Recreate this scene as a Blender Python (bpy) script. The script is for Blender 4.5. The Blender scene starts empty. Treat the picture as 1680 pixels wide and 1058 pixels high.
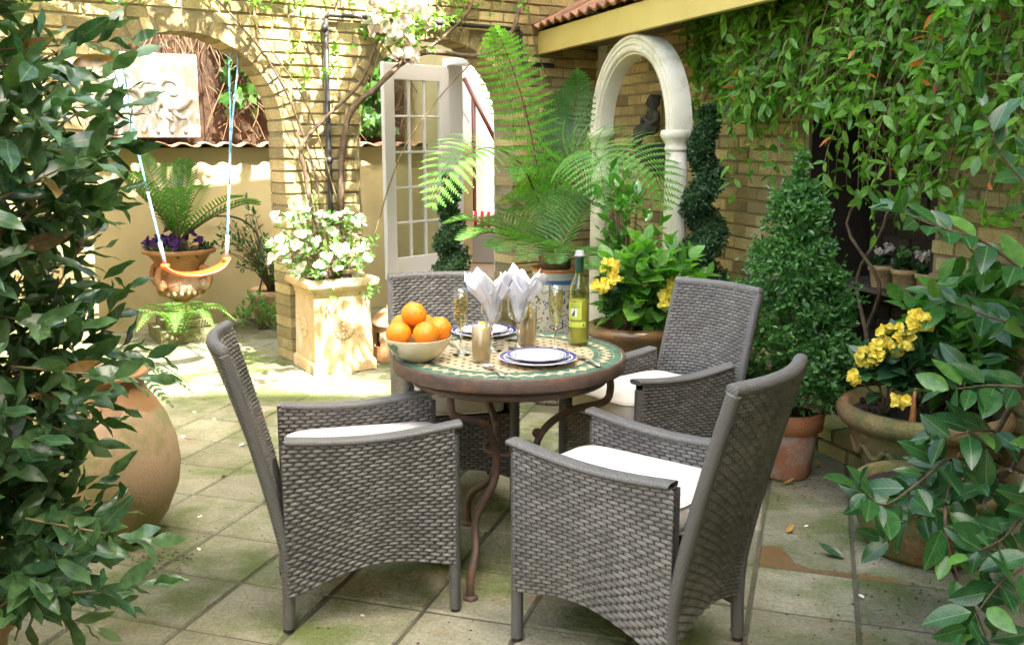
import bpy, math, random
import numpy as np
from mathutils import Vector, Matrix, noise as mnoise
PI = math.pi
rnd = random.Random(11)
sc = bpy.context.scene
col = sc.collection

# ------------------------------------------------------------------ camera, sky, sun, exposure
CAM_H, CAM_PITCH = 1.49, math.radians(10.654)
cam = bpy.data.objects.new('camera', bpy.data.cameras.new('camera'))
col.objects.link(cam)
cam.location = (0, 0, CAM_H)
cam.rotation_euler = (PI / 2 - CAM_PITCH, 0, 0)
cam.data.sensor_width = 36
cam.data.lens = 36 * 1600 / 1680
cam.data.clip_start, cam.data.clip_end = 0.05, 500
sc.camera = cam
SUN_EL, SUN_AZ = math.radians(55), math.radians(-50)      # azimuth from +X, counter-clockwise
sun_dir = Vector((math.cos(SUN_EL) * math.cos(SUN_AZ), math.cos(SUN_EL) * math.sin(SUN_AZ), math.sin(SUN_EL)))
world = bpy.data.worlds.new('World'); sc.world = world
world.use_nodes = True
nt = world.node_tree; nt.nodes.clear()
sky = nt.nodes.new('ShaderNodeTexSky'); sky.sky_type = 'NISHITA'; sky.sun_disc = False
sky.sun_elevation = SUN_EL; sky.sun_rotation = math.atan2(sun_dir.x, sun_dir.y)
sky.air_density = 1.0; sky.dust_density = 8.0; sky.ozone_density = 0.0
bg = nt.nodes.new('ShaderNodeBackground'); bg.inputs['Strength'].default_value = 0.15
wo = nt.nodes.new('ShaderNodeOutputWorld')
nt.links.new(sky.outputs[0], bg.inputs[0]); nt.links.new(bg.outputs[0], wo.inputs[0])
sl = bpy.data.lights.new('sun', 'SUN'); sl.energy = 3.8; sl.angle = math.radians(0.5); sl.color = (1.0, 0.95, 0.86)
sun = bpy.data.objects.new('sun', sl); col.objects.link(sun)
sun.rotation_euler = (-sun_dir).to_track_quat('-Z', 'Y').to_euler()
sc.view_settings.view_transform = 'Standard'; sc.view_settings.look = 'None'
sc.view_settings.exposure = 3.1; sc.view_settings.gamma = 1.0
sc.view_settings.use_curve_mapping = False
try:
    sc.cycles.use_denoising = True
    sc.cycles.max_bounces = 8; sc.cycles.transmission_bounces = 8; sc.cycles.transparent_max_bounces = 24
    sc.cycles.diffuse_bounces = 4; sc.cycles.caustics_reflective = False; sc.cycles.caustics_refractive = True
    sc.cycles.sample_clamp_indirect = 6
except Exception:
    pass

# ------------------------------------------------------------------ scene helpers
def mesh(name, V, F, mat=None, smooth=False):
    m = bpy.data.meshes.new(name)
    m.from_pydata([tuple(v) for v in V], [], [tuple(f) for f in F])
    if mat: m.materials.append(mat)
    if smooth: m.polygons.foreach_set('use_smooth', [True] * len(m.polygons))
    m.update()
    return m

def link(name, data, parent=None, M=None):
    o = bpy.data.objects.new(name, data); col.objects.link(o)
    if parent is not None: o.parent = parent
    if M is not None: o.matrix_basis = M
    return o

def tag(o, label, cat, group=None):
    o['label'] = label; o['category'] = cat
    if group: o['group'] = group
    return o

def thing(name, label, cat, loc=(0, 0, 0), rz=0.0, group=None):
    o = bpy.data.objects.new(name, None); col.objects.link(o)
    o.empty_display_size = 0.1
    o.location = loc; o.rotation_euler = (0, 0, rz)
    return tag(o, label, cat, group)

def tree_copy(root, loc, rz, label=None):
    r = root.copy(); col.objects.link(r); r.location = loc; r.rotation_euler = (0, 0, rz)
    if label: r['label'] = label
    for ch in list(root.children):
        c = ch.copy(); col.objects.link(c); c.parent = r
        for g in list(ch.children):
            d = g.copy(); col.objects.link(d); d.parent = c
    return r

class MB:
    """collects geometry for one mesh"""
    def __init__(s): s.V = []; s.F = []
    def raw(s, V, F):
        k = len(s.V); s.V.extend(V); s.F.extend([tuple(i + k for i in f) for f in F]); return s
    def box(s, x0, x1, y0, y1, z0, z1, M=None):
        V = [Vector((x, y, z)) for z in (z0, z1) for y in (y0, y1) for x in (x0, x1)]
        if M is not None: V = [M @ v for v in V]
        return s.raw(V, [(0, 2, 3, 1), (4, 5, 7, 6), (0, 1, 5, 4), (2, 6, 7, 3), (0, 4, 6, 2), (1, 3, 7, 5)])
    def lathe(s, prof, n=32, c=(0, 0, 0), cap=True, M=None, a0=0.0, wob=None):
        V = []; F = []; m = len(prof)
        for j in range(n):
            a = a0 + 2 * PI * j / n
            for r, z in prof:
                if wob: r = r * (1 + wob(a, z))
                V.append(Vector((c[0] + r * math.cos(a), c[1] + r * math.sin(a), c[2] + z)))
        for j in range(n):
            k = (j + 1) % n
            for i in range(m - 1):
                F.append((j * m + i, k * m + i, k * m + i + 1, j * m + i + 1))
        if cap:
            F.append(tuple(j * m for j in reversed(range(n)))); F.append(tuple(j * m + m - 1 for j in range(n)))
        if M is not None: V = [M @ v for v in V]
        return s.raw(V, F)
    def tube(s, P, rad, n=8, cap=True):
        P = [Vector(p) for p in P]
        if not hasattr(rad, '__len__'): rad = [rad] * len(P)
        V = []; F = []; up = None
        for i, p in enumerate(P):
            d = (P[min(i + 1, len(P) - 1)] - P[max(i - 1, 0)])
            if d.length < 1e-9: d = Vector((0, 0, 1))
            d.normalize()
            if up is None:
                up = Vector((0, 0, 1)) if abs(d.z) < .9 else Vector((1, 0, 0))
            a = d.cross(up); a.normalize(); b = a.cross(d); b.normalize(); up = b
            for j in range(n):
                t = 2 * PI * j / n
                V.append(p + rad[i] * (math.cos(t) * a + math.sin(t) * b))
        for i in range(len(P) - 1):
            for j in range(n):
                k = (j + 1) % n
                F.append((i * n + j, i * n + k, (i + 1) * n + k, (i + 1) * n + j))
        if cap:
            F.append(tuple(reversed(range(n)))); F.append(tuple((len(P) - 1) * n + j for j in range(n)))
        return s.raw(V, F)
    def wrapped(s, P, r, n=10, step=.0062):
        """tube wound with cane: the radius steps along it"""
        Q = [Vector(p) for p in P]; D = [0.0]
        for a, b in zip(Q, Q[1:]): D.append(D[-1] + (b - a).length)
        m = max(4, int(D[-1] / step) * 2); out = []; k = 0
        for i in range(m + 1):
            d = D[-1] * i / m
            while k < len(Q) - 2 and D[k + 1] < d: k += 1
            out.append(Q[k].lerp(Q[k + 1], (d - D[k]) / max(1e-9, D[k + 1] - D[k])))
        return s.tube(out, [r * (1.0 + (.05 if i % 2 else -.05)) for i in range(m + 1)], n)
    def ball(s, c, r, nu=12, nv=8, sc3=(1, 1, 1), bump=None):
        V = []; F = []
        for i in range(nv + 1):
            th = PI * i / nv
            for j in range(nu):
                ph = 2 * PI * j / nu
                d = Vector((math.sin(th) * math.cos(ph), math.sin(th) * math.sin(ph), math.cos(th)))
                q = r * (1 + (bump(d) if bump else 0))
                V.append(Vector((c[0] + q * d.x * sc3[0], c[1] + q * d.y * sc3[1], c[2] + q * d.z * sc3[2])))
        for i in range(nv):
            for j in range(nu):
                k = (j + 1) % nu
                F.append((i * nu + j, (i + 1) * nu + j, (i + 1) * nu + k, i * nu + k))
        return s.raw(V, F)
    def grid(s, fn, nu, nv, flip=False):
        V = [Vector(fn(i / nu, j / nv)) for j in range(nv + 1) for i in range(nu + 1)]
        w = nu + 1
        F = [(j * w + i, j * w + i + 1, (j + 1) * w + i + 1, (j + 1) * w + i) for j in range(nv) for i in range(nu)]
        if flip: F = [tuple(reversed(f)) for f in F]
        return s.raw(V, F)
    def build(s, name, mat, parent=None, smooth=False, M=None, kind=None, bevel=0.0):
        o = link(name, mesh(name, s.V, s.F, mat, smooth), parent, M)
        if bevel:
            b = o.modifiers.new('bevel', 'BEVEL'); b.width = bevel; b.segments = 2; b.limit_method = 'ANGLE'; b.angle_limit = .6
        if kind: o['kind'] = kind
        return o

def bez(p0, p1, p2, n):
    p0, p1, p2 = Vector(p0), Vector(p1), Vector(p2)
    return [(1 - t) ** 2 * p0 + 2 * t * (1 - t) * p1 + t * t * p2 for t in [i / n for i in range(n + 1)]]

def spline(P, n=6):
    """Catmull-Rom through the points"""
    P = [Vector(p) for p in P]; out = []
    Q = [P[0] * 2 - P[1]] + P + [P[-1] * 2 - P[-2]]
    for i in range(1, len(Q) - 2):
        a, b, c, d = Q[i - 1], Q[i], Q[i + 1], Q[i + 2]
        for k in range(n):
            t = k / n
            out.append(.5 * ((2 * b) + (c - a) * t + (2 * a - 5 * b + 4 * c - d) * t * t + (3 * b - a - 3 * c + d) * t ** 3))
    out.append(P[-1]); return out

def ramp(a, b, n): return [a + (b - a) * i / (n - 1) for i in range(n)]

def frame(p, d, nrm, s=1.0, sy=None, sz=None):
    d = Vector(d); d.normalize()
    y = Vector(nrm).cross(d)
    if y.length < 1e-5: y = Vector((0.3, 1, .2)).cross(d)
    y.normalize(); z = d.cross(y)
    sy = s if sy is None else sy; sz = s if sz is None else sz
    return Matrix(((d.x * s, y.x * sy, z.x * sz, p[0]), (d.y * s, y.y * sy, z.y * sz, p[1]), (d.z * s, y.z * sy, z.z * sz, p[2]), (0, 0, 0, 1)))

def rv(): return Vector((rnd.gauss(0, 1), rnd.gauss(0, 1), rnd.gauss(0, 1)))

_c, _s = math.cos(CAM_PITCH), math.sin(CAM_PITCH)
def in_view(p, m=0.03):
    z = p[1] * _c - (p[2] - CAM_H) * _s
    if z < .2: return 0.0
    y = p[1] * _s + (p[2] - CAM_H) * _c
    ok = abs(p[0] / z) < .525 + m and abs(y / z) < .331 + m
    return (1.0 / z) if ok else 0.0

# ------------------------------------------------------------------ materials
def nodes(name):
    m = bpy.data.materials.new(name); m.use_nodes = True
    t = m.node_tree; t.nodes.clear()
    o = t.nodes.new('ShaderNodeOutputMaterial'); b = t.nodes.new('ShaderNodeBsdfPrincipled')
    t.links.new(b.outputs[0], o.inputs[0])
    return m, t, b, o

def rgb(c): return (c[0], c[1], c[2], 1)

def mixc(t, fac, a, b, mode='MIX'):
    n = t.nodes.new('ShaderNodeMix'); n.data_type = 'RGBA'; n.blend_type = mode
    for k, v in ((0, fac), (6, a), (7, b)):
        if hasattr(v, 'links'): t.links.new(v, n.inputs[k])
        elif k == 0: n.inputs[0].default_value = v
        else: n.inputs[k].default_value = rgb(v)
    return n.outputs[2]

def math_n(t, op, a, b=0.0, c=None):
    n = t.nodes.new('ShaderNodeMath'); n.operation = op
    for k, v in ((0, a), (1, b), (2, c)):
        if v is None: continue
        if hasattr(v, 'links'): t.links.new(v, n.inputs[k])
        else: n.inputs[k].default_value = v
    return n.outputs[0]

def noise(t, scale, detail=4, rough=.55, coord='Object', stretch=None, world_space=False):
    if world_space:
        g = t.nodes.new('ShaderNodeNewGeometry'); src = g.outputs['Position']
    else:
        g = t.nodes.new('ShaderNodeTexCoord'); src = g.outputs[coord]
    if stretch:
        mp = t.nodes.new('ShaderNodeMapping'); mp.inputs['Scale'].default_value = stretch
        t.links.new(src, mp.inputs[0]); src = mp.outputs[0]
    n = t.nodes.new('ShaderNodeTexNoise'); n.inputs['Scale'].default_value = scale
    n.inputs['Detail'].default_value = detail; n.inputs['Roughness'].default_value = rough
    t.links.new(src, n.inputs['Vector'])
    return n.outputs[0]

def curve(t, v, lo, hi):
    n = t.nodes.new('ShaderNodeMapRange'); n.inputs[1].default_value = lo; n.inputs[2].default_value = hi
    n.interpolation_type = 'SMOOTHSTEP'
    t.links.new(v, n.inputs[0]); return n.outputs[0]

def bump(t, b, h, strength, dist=.01):
    n = t.nodes.new('ShaderNodeBump'); n.inputs['Strength'].default_value = strength; n.inputs['Distance'].default_value = dist
    t.links.new(h, n.inputs['Height']); t.links.new(n.outputs[0], b.inputs['Normal'])

def rand_value(t):
    i = t.nodes.new('ShaderNodeObjectInfo'); g = t.nodes.new('ShaderNodeNewGeometry')
    return math_n(t, 'FRACT', math_n(t, 'ADD', i.outputs['Random'], g.outputs['Random Per Island']))

def stone(name, c1, c2, c3=None, scale=6, rough=.85, bscale=60, bstr=.4, var=.0, cov=(.52, .68), world_space=True, spec=.3, bdist=.01, c4=None, cov4=(.6, .7), s4=2.5, extra=None, speck=True):
    """mottled mineral surface: c1/c2 mottling, c3 patches (moss, stain), optional second patch colour"""
    m, t, b, o = nodes(name)
    c = mixc(t, curve(t, noise(t, scale, 5, world_space=world_space), .3, .7), c1, c2)
    if c3: c = mixc(t, curve(t, noise(t, scale * .37, 6, .65, world_space=world_space), *cov), c, c3)
    if c4: c = mixc(t, curve(t, noise(t, s4, 5, .6, world_space=world_space), *cov4), c, c4)
    if speck: c = mixc(t, 1.0, c, _grey(t, curve(t, noise(t, scale * 14, 3, .7, world_space=world_space), .3, .7), .80, 1.16), 'MULTIPLY')
    if extra: c = extra(t, c)
    if var:
        r = rand_value(t)
        c = mixc(t, 1.0, c, _grey(t, r, 1 - var, 1 + var), 'MULTIPLY')
    t.links.new(c, b.inputs['Base Color'])
    b.inputs['Roughness'].default_value = rough; b.inputs['Specular IOR Level'].default_value = spec
    if bstr: bump(t, b, noise(t, bscale, 5, .6, world_space=world_space), bstr, bdist)
    return m

def _grey(t, v, lo, hi):
    n = t.nodes.new('ShaderNodeMapRange'); n.inputs[3].default_value = lo; n.inputs[4].default_value = hi
    t.links.new(v, n.inputs[0])
    c = t.nodes.new('ShaderNodeCombineColor')
    for k in range(3): t.links.new(n.outputs[0], c.inputs[k])
    return c.outputs[0]

def plain(name, c, rough=.5, metal=0.0, spec=.5, bstr=0, bscale=80, c2=None, scale=12, coat=0):
    m, t, b, o = nodes(name)
    if c2: t.links.new(mixc(t, curve(t, noise(t, scale, 4), .35, .65), c, c2), b.inputs['Base Color'])
    else: b.inputs['Base Color'].default_value = rgb(c)
    b.inputs['Roughness'].default_value = rough; b.inputs['Metallic'].default_value = metal
    b.inputs['Specular IOR Level'].default_value = spec
    if coat: b.inputs['Coat Weight'].default_value = coat; b.inputs['Coat Roughness'].default_value = .1
    if bstr: bump(t, b, noise(t, bscale, 4), bstr, .004)
    return m

def leafy(name, c1, c2, rough=.35, trans=.3, tcol=None, rib=None, spec=.5, rare=None):
    """leaf: colour varies leaf by leaf; light passes through the blade; rib colours the midrib (leaf-local y=0)"""
    m, t, b, o = nodes(name)
    r = rand_value(t)
    c = mixc(t, r, c1, c2)
    if rare:
        c = mixc(t, curve(t, math_n(t, 'FRACT', math_n(t, 'MULTIPLY', r, 37.7)), rare[1], rare[1] + .005), c, rare[0])
    c = mixc(t, 1.0, c, _grey(t, curve(t, noise(t, 45, 3, .6, world_space=True), .3, .7), .74, 1.22), 'MULTIPLY')
    if rib:
        tc = t.nodes.new('ShaderNodeTexCoord'); sp = t.nodes.new('ShaderNodeSeparateXYZ'); t.links.new(tc.outputs['Object'], sp.inputs[0])
        ay = math_n(t, 'ABSOLUTE', sp.outputs[1])
        vein = math_n(t, 'PINGPONG', math_n(t, 'ADD', math_n(t, 'MULTIPLY', sp.outputs[0], 9.0), math_n(t, 'MULTIPLY', ay, -9.0)), .5)
        veinm = math_n(t, 'MULTIPLY', math_n(t, 'LESS_THAN', vein, .07), .35)
        ribm = math_n(t, 'LESS_THAN', ay, .013)
        c = mixc(t, math_n(t, 'MAXIMUM', ribm, veinm), c, rib)
    t.links.new(c, b.inputs['Base Color'])
    b.inputs['Roughness'].default_value = rough; b.inputs['Specular IOR Level'].default_value = spec
    tr = t.nodes.new('ShaderNodeBsdfTranslucent')
    tc_ = mixc(t, 1.0, c, tcol or (1.6, 1.9, .7), 'MULTIPLY'); t.links.new(tc_, tr.inputs[0])
    mx = t.nodes.new('ShaderNodeMixShader'); mx.inputs[0].default_value = trans
    t.links.new(b.outputs[0], mx.inputs[1]); t.links.new(tr.outputs[0], mx.inputs[2]); t.links.new(mx.outputs[0], o.inputs[0])
    return m

def glass(name, c=(1, 1, 1), rough=0.0, ior=1.45):
    m, t, b, o = nodes(name)
    b.inputs['Base Color'].default_value = rgb(c); b.inputs['Roughness'].default_value = rough
    b.inputs['Transmission Weight'].default_value = 1.0; b.inputs['IOR'].default_value = ior
    return m

def thin_glass(name, c=(.96, .98, .97)):
    """a thin pane or vessel wall: light passes straight through, Fresnel reflection on top"""
    m, t, b, o = nodes(name); t.nodes.remove(b)
    tr = t.nodes.new('ShaderNodeBsdfTransparent'); tr.inputs[0].default_value = rgb(c)
    gl = t.nodes.new('ShaderNodeBsdfGlossy'); gl.inputs['Roughness'].default_value = .01
    lw = t.nodes.new('ShaderNodeLayerWeight'); lw.inputs['Blend'].default_value = .5
    fr = math_n(t, 'MULTIPLY_ADD', math_n(t, 'POWER', lw.outputs['Facing'], 2.4), .80, .05)
    mx = t.nodes.new('ShaderNodeMixShader'); t.links.new(fr, mx.inputs[0])
    t.links.new(tr.outputs[0], mx.inputs[1]); t.links.new(gl.outputs[0], mx.inputs[2]); t.links.new(mx.outputs[0], o.inputs[0])
    return m

# ------------------------------------------------------------------ leaves
def leaf_shape(width, nx=5, fold=.18, curl=.12, peak=.45, tip=1.0, ny=1, serr=0.0, wave=0.0):
    """unit-length leaf along +x, blade folded along its midrib, drooping towards the tip"""
    V = []; F = []
    for i in range(nx + 1):
        x = i / nx
        a = math.log(.5) / math.log(peak)
        w = width * .5 * max(0.0, math.sin(PI * x ** a)) ** (.8 * tip)
        if i in (0, nx): w = .004
        if serr and 0 < i < nx: w *= 1 + serr * (1 if i % 2 else -1)
        z = -curl * x * x
        for j in range(-ny, ny + 1):
            y = w * j / ny
            V.append(Vector((x, y, z + fold * abs(y) + wave * math.sin(x * 9 + j) * w)))
    k = 2 * ny + 1
    for i in range(nx):
        for j in range(2 * ny):
            F.append((i * k + j, (i + 1) * k + j, (i + 1) * k + j + 1, i * k + j + 1))
    return V, F

def ivy_shape():
    P = [(0, 0), (-.12, .28), (.1, .45), (.28, .3), (.5, .5), (.6, .22), (1, 0), (.6, -.22), (.5, -.5), (.28, -.3), (.1, -.45), (-.12, -.28)]
    V = [Vector((.35, 0, 0))] + [Vector((x, y, .15 * abs(y) - .1 * x)) for x, y in P]
    return V, [(0, i, i % 12 + 1) for i in range(1, 13)]

def join_arrays(name, shapes, Ms, which, mat, parent, M=None, kind='stuff', smooth=False):
    """many copies of small shapes as one mesh (numpy)"""
    Vs = []; loops = []; tot = []; off = 0
    arr = [np.array([(v[0], v[1], v[2], 1.0) for v in s[0]]) for s in shapes]
    for m, w in zip(Ms, which):
        v = arr[w] @ np.array(m).T
        Vs.append(v[:, :3])
        for f in shapes[w][1]:
            loops.extend([i + off for i in f]); tot.append(len(f))
        off += len(v)
    me = bpy.data.meshes.new(name)
    if off:
        co = np.concatenate(Vs).astype(np.float32)
        me.vertices.add(off); me.vertices.foreach_set('co', co.ravel())
        me.loops.add(len(loops)); me.loops.foreach_set('vertex_index', np.array(loops, dtype=np.int32))
        tot = np.array(tot, dtype=np.int32)
        me.polygons.add(len(tot)); st = np.zeros(len(tot), dtype=np.int32); st[1:] = np.cumsum(tot)[:-1]
        me.polygons.foreach_set('loop_start', st); me.polygons.foreach_set('loop_total', tot)
        me.update(calc_edges=True)
        me.polygons.foreach_set('use_smooth', [bool(smooth)] * len(tot))
    me.materials.append(mat)
    o = link(name, me, parent, M)
    if kind: o['kind'] = kind
    return o

def foliage(root, base, shapes, Ms, mat, n_single=300, mat_joined=None, part='leaf', mass='foliage', smooth=True):
    """the leaves that show largest are parts of their own, the rest is one part"""
    T = Matrix.Translation(-Vector(base))
    which = [rnd.randrange(len(shapes)) for _ in Ms]
    score = [(in_view(m.translation) * (m.col[0].xyz.length), i) for i, m in enumerate(Ms)]
    score.sort(reverse=True)
    single = set(i for sc_, i in score[:n_single] if sc_ > 0)
    data = [mesh(part, V, F, mat, smooth) for V, F in shapes]
    for i in sorted(single):
        link(part, data[which[i]], root, T @ Ms[i])
    rest = [i for i in range(len(Ms)) if i not in single]
    if rest:
        join_arrays(mass, shapes, [T @ Ms[i] for i in rest], [which[i] for i in rest], mat_joined or mat, root, smooth=smooth)
# ------------------------------------------------------------------ shared materials
m_brick = stone('stock_brick', (.43, .35, .17), (.32, .25, .11), (.19, .205, .08), scale=5, var=.40, bscale=45, bstr=.55, cov=(.56, .72), c4=(.46, .40, .26), cov4=(.58, .72), s4=3.1)
m_mortar = stone('lime_mortar', (.30, .25, .15), (.24, .20, .11), (.14, .15, .07), scale=9, bscale=90, bstr=.5)
def damp_stain(t, c):
    # one damp brown stain in the corner of a slab right of the nearest chair
    g = t.nodes.new('ShaderNodeNewGeometry'); a = Vector((.87, 3.255, 0))
    def dot(v):
        n = t.nodes.new('ShaderNodeVectorMath'); n.operation = 'DOT_PRODUCT'; t.links.new(g.outputs['Position'], n.inputs[0]); n.inputs[1].default_value = v; return math_n(t, 'SUBTRACT', n.outputs['Value'], a.dot(Vector(v)))
    du, dv = dot((.954, -.299, 0)), dot((.299, .954, 0))
    nz = math_n(t, 'MULTIPLY', math_n(t, 'SUBTRACT', noise(t, 16, 4, world_space=True), .5), .09)
    h = math_n(t, 'ADD', math_n(t, 'MULTIPLY_ADD', curve(t, math_n(t, 'MULTIPLY', du, -1.0), -.17, -.06), .15, .035), nz)
    m = curve(t, math_n(t, 'SUBTRACT', h, dv), -.006, .006)
    for k in (math_n(t, 'GREATER_THAN', dv, 0.0), math_n(t, 'GREATER_THAN', du, 0.0), curve(t, math_n(t, 'MULTIPLY', du, -1.0), -.56, -.40)): m = math_n(t, 'MULTIPLY', m, k)
    return mixc(t, math_n(t, 'MULTIPLY', m, .85), c, (.155, .088, .030))
m_slab = stone('sandstone_slab', (.265, .258, .178), (.19, .19, .122), (.105, .135, .042), scale=5.5, var=.20, bscale=30, bstr=1.0, bdist=.014, cov=(.44, .63), c4=(.20, .155, .09), cov4=(.56, .70), s4=2.6, rough=.8, extra=damp_stain)
m_joint = stone('floor_joint', (.075, .072, .048), (.11, .105, .07), (.07, .09, .03), scale=14, bscale=120)
m_render = stone('cream_render', (.62, .53, .29), (.56, .47, .25), (.40, .36, .20), scale=2.2, bscale=160, bstr=.25, cov=(.60, .80), rough=.9, speck=False)
m_terra = stone('terracotta', (.46, .22, .11), (.40, .18, .08), (.46, .36, .27), scale=9, bscale=90, bstr=.2, cov=(.5, .68))
m_terra_pale = stone('pale_terracotta', (.56, .40, .20), (.50, .32, .15), (.27, .27, .13), scale=4, bscale=110, bstr=.2, cov=(.52, .66), c4=(.60, .50, .34), cov4=(.55, .70), s4=5)
m_roof = stone('clay_tile', (.30, .15, .085), (.22, .12, .075), (.20, .18, .11), scale=12, var=.25, bscale=60, bstr=.5)
m_caststone = stone('cast_stone', (.72, .69, .58), (.64, .61, .50), (.36, .34, .22), scale=6, bscale=110, bstr=.3, cov=(.52, .74), speck=False)
m_soil = stone('soil', (.035, .024, .015), (.06, .042, .028), None, scale=40, bscale=70, bstr=1.0, bdist=.03)
m_bark = stone('bark', (.17, .12, .075), (.10, .07, .045), (.22, .19, .13), scale=20, bscale=70, bstr=.9)
m_stem = stone('young_stem', (.13, .12, .05), (.19, .13, .07), None, scale=20, bscale=80, bstr=.4)
m_white = plain('white_paint', (.82, .82, .79), .45, bstr=.08, bscale=40)
m_pane = thin_glass('window_glass', (.88, .92, .90))
m_iron = stone('rusted_iron', (.115, .075, .052), (.075, .052, .042), (.17, .085, .045), scale=30, bscale=140, bstr=.35, rough=.55, spec=.5)
m_lead = plain('black_pipe', (.035, .036, .038), .5)

# ------------------------------------------------------------------ ground and paving
g = MB(); g.raw([(-60, -60, -.006), (60, -60, -.006), (60, 60, -.006), (-60, 60, -.006)], [(0, 1, 2, 3)])
ground = g.build('ground', m_joint); ground['kind'] = 'structure'
pav = bpy.data.objects.new('pavement', None); col.objects.link(pav); pav['kind'] = 'structure'
def slab_shape():
    V = []; e = .022
    for z, q in ((-.5, 0), (.30, 0), (.5, e)):
        V += [Vector((x, y, z)) for x, y in ((-.5 + q, -.5 + q), (.5 - q, -.5 + q), (.5 - q, .5 - q), (-.5 + q, .5 - q))]
    F = [(8, 9, 10, 11)]
    for k in (0, 4):
        F += [(k + i, k + (i + 1) % 4, k + 4 + (i + 1) % 4, k + 4 + i) for i in range(4)]
    return V, F
SL = slab_shape(); slab_mesh = mesh('slab', SL[0], SL[1], m_slab)
TU, TV, TS = Vector((.954, -.299, 0)), Vector((.299, .954, 0)), .334
T0 = Vector((.87, 3.255, 0))
cand = []
for i in range(-22, 12):
    for j in range(-12, 24):
        c = T0 + TU * (TS * (i + .5)) + TV * (TS * (j + .5))
        if not (-4.6 < c.x < 2.9 and -.8 < c.y < 9.6): continue
        h = rnd.uniform(-.0025, .0025)
        M = frame((c.x, c.y, -.02 + h), TU + TV * rnd.gauss(0, .003), Vector((rnd.gauss(0, .004), rnd.gauss(0, .004), 1)), TS - .0092, TS - .0092, .04)
        cand.append((in_view(c, .02), M))
cand.sort(key=lambda q: -q[0])
for s_, M in cand[:300]: link('slab', slab_mesh, pav, M)
join_arrays('slab_field', [SL], [M for s_, M in cand[300:]], [0] * len(cand[300:]), m_slab, pav)

# ------------------------------------------------------------------ brick walls
def brick_shape():
    V = []
    for y, e in ((.5, 0), (-.22, 0), (-.5, 1)):
        ex, ez = .022 * e, .07 * e
        V += [Vector((x, y, z)) for x, z in ((-.5 + ex, -.5 + ez), (.5 - ex, -.5 + ez), (.5 - ex, .5 - ez), (-.5 + ex, .5 - ez))]
    F = [(8, 9, 10, 11)]
    for k in (0, 4):
        F += [(k + i, k + (i + 1) % 4, k + 4 + (i + 1) % 4, k + 4 + i) for i in range(4)]
    F = [tuple(reversed(f)) if len(f) == 4 and f[0] < 8 else f for f in F]
    return V, F
BR = brick_shape(); brick_mesh = mesh('brick', BR[0], BR[1], m_brick)

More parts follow.
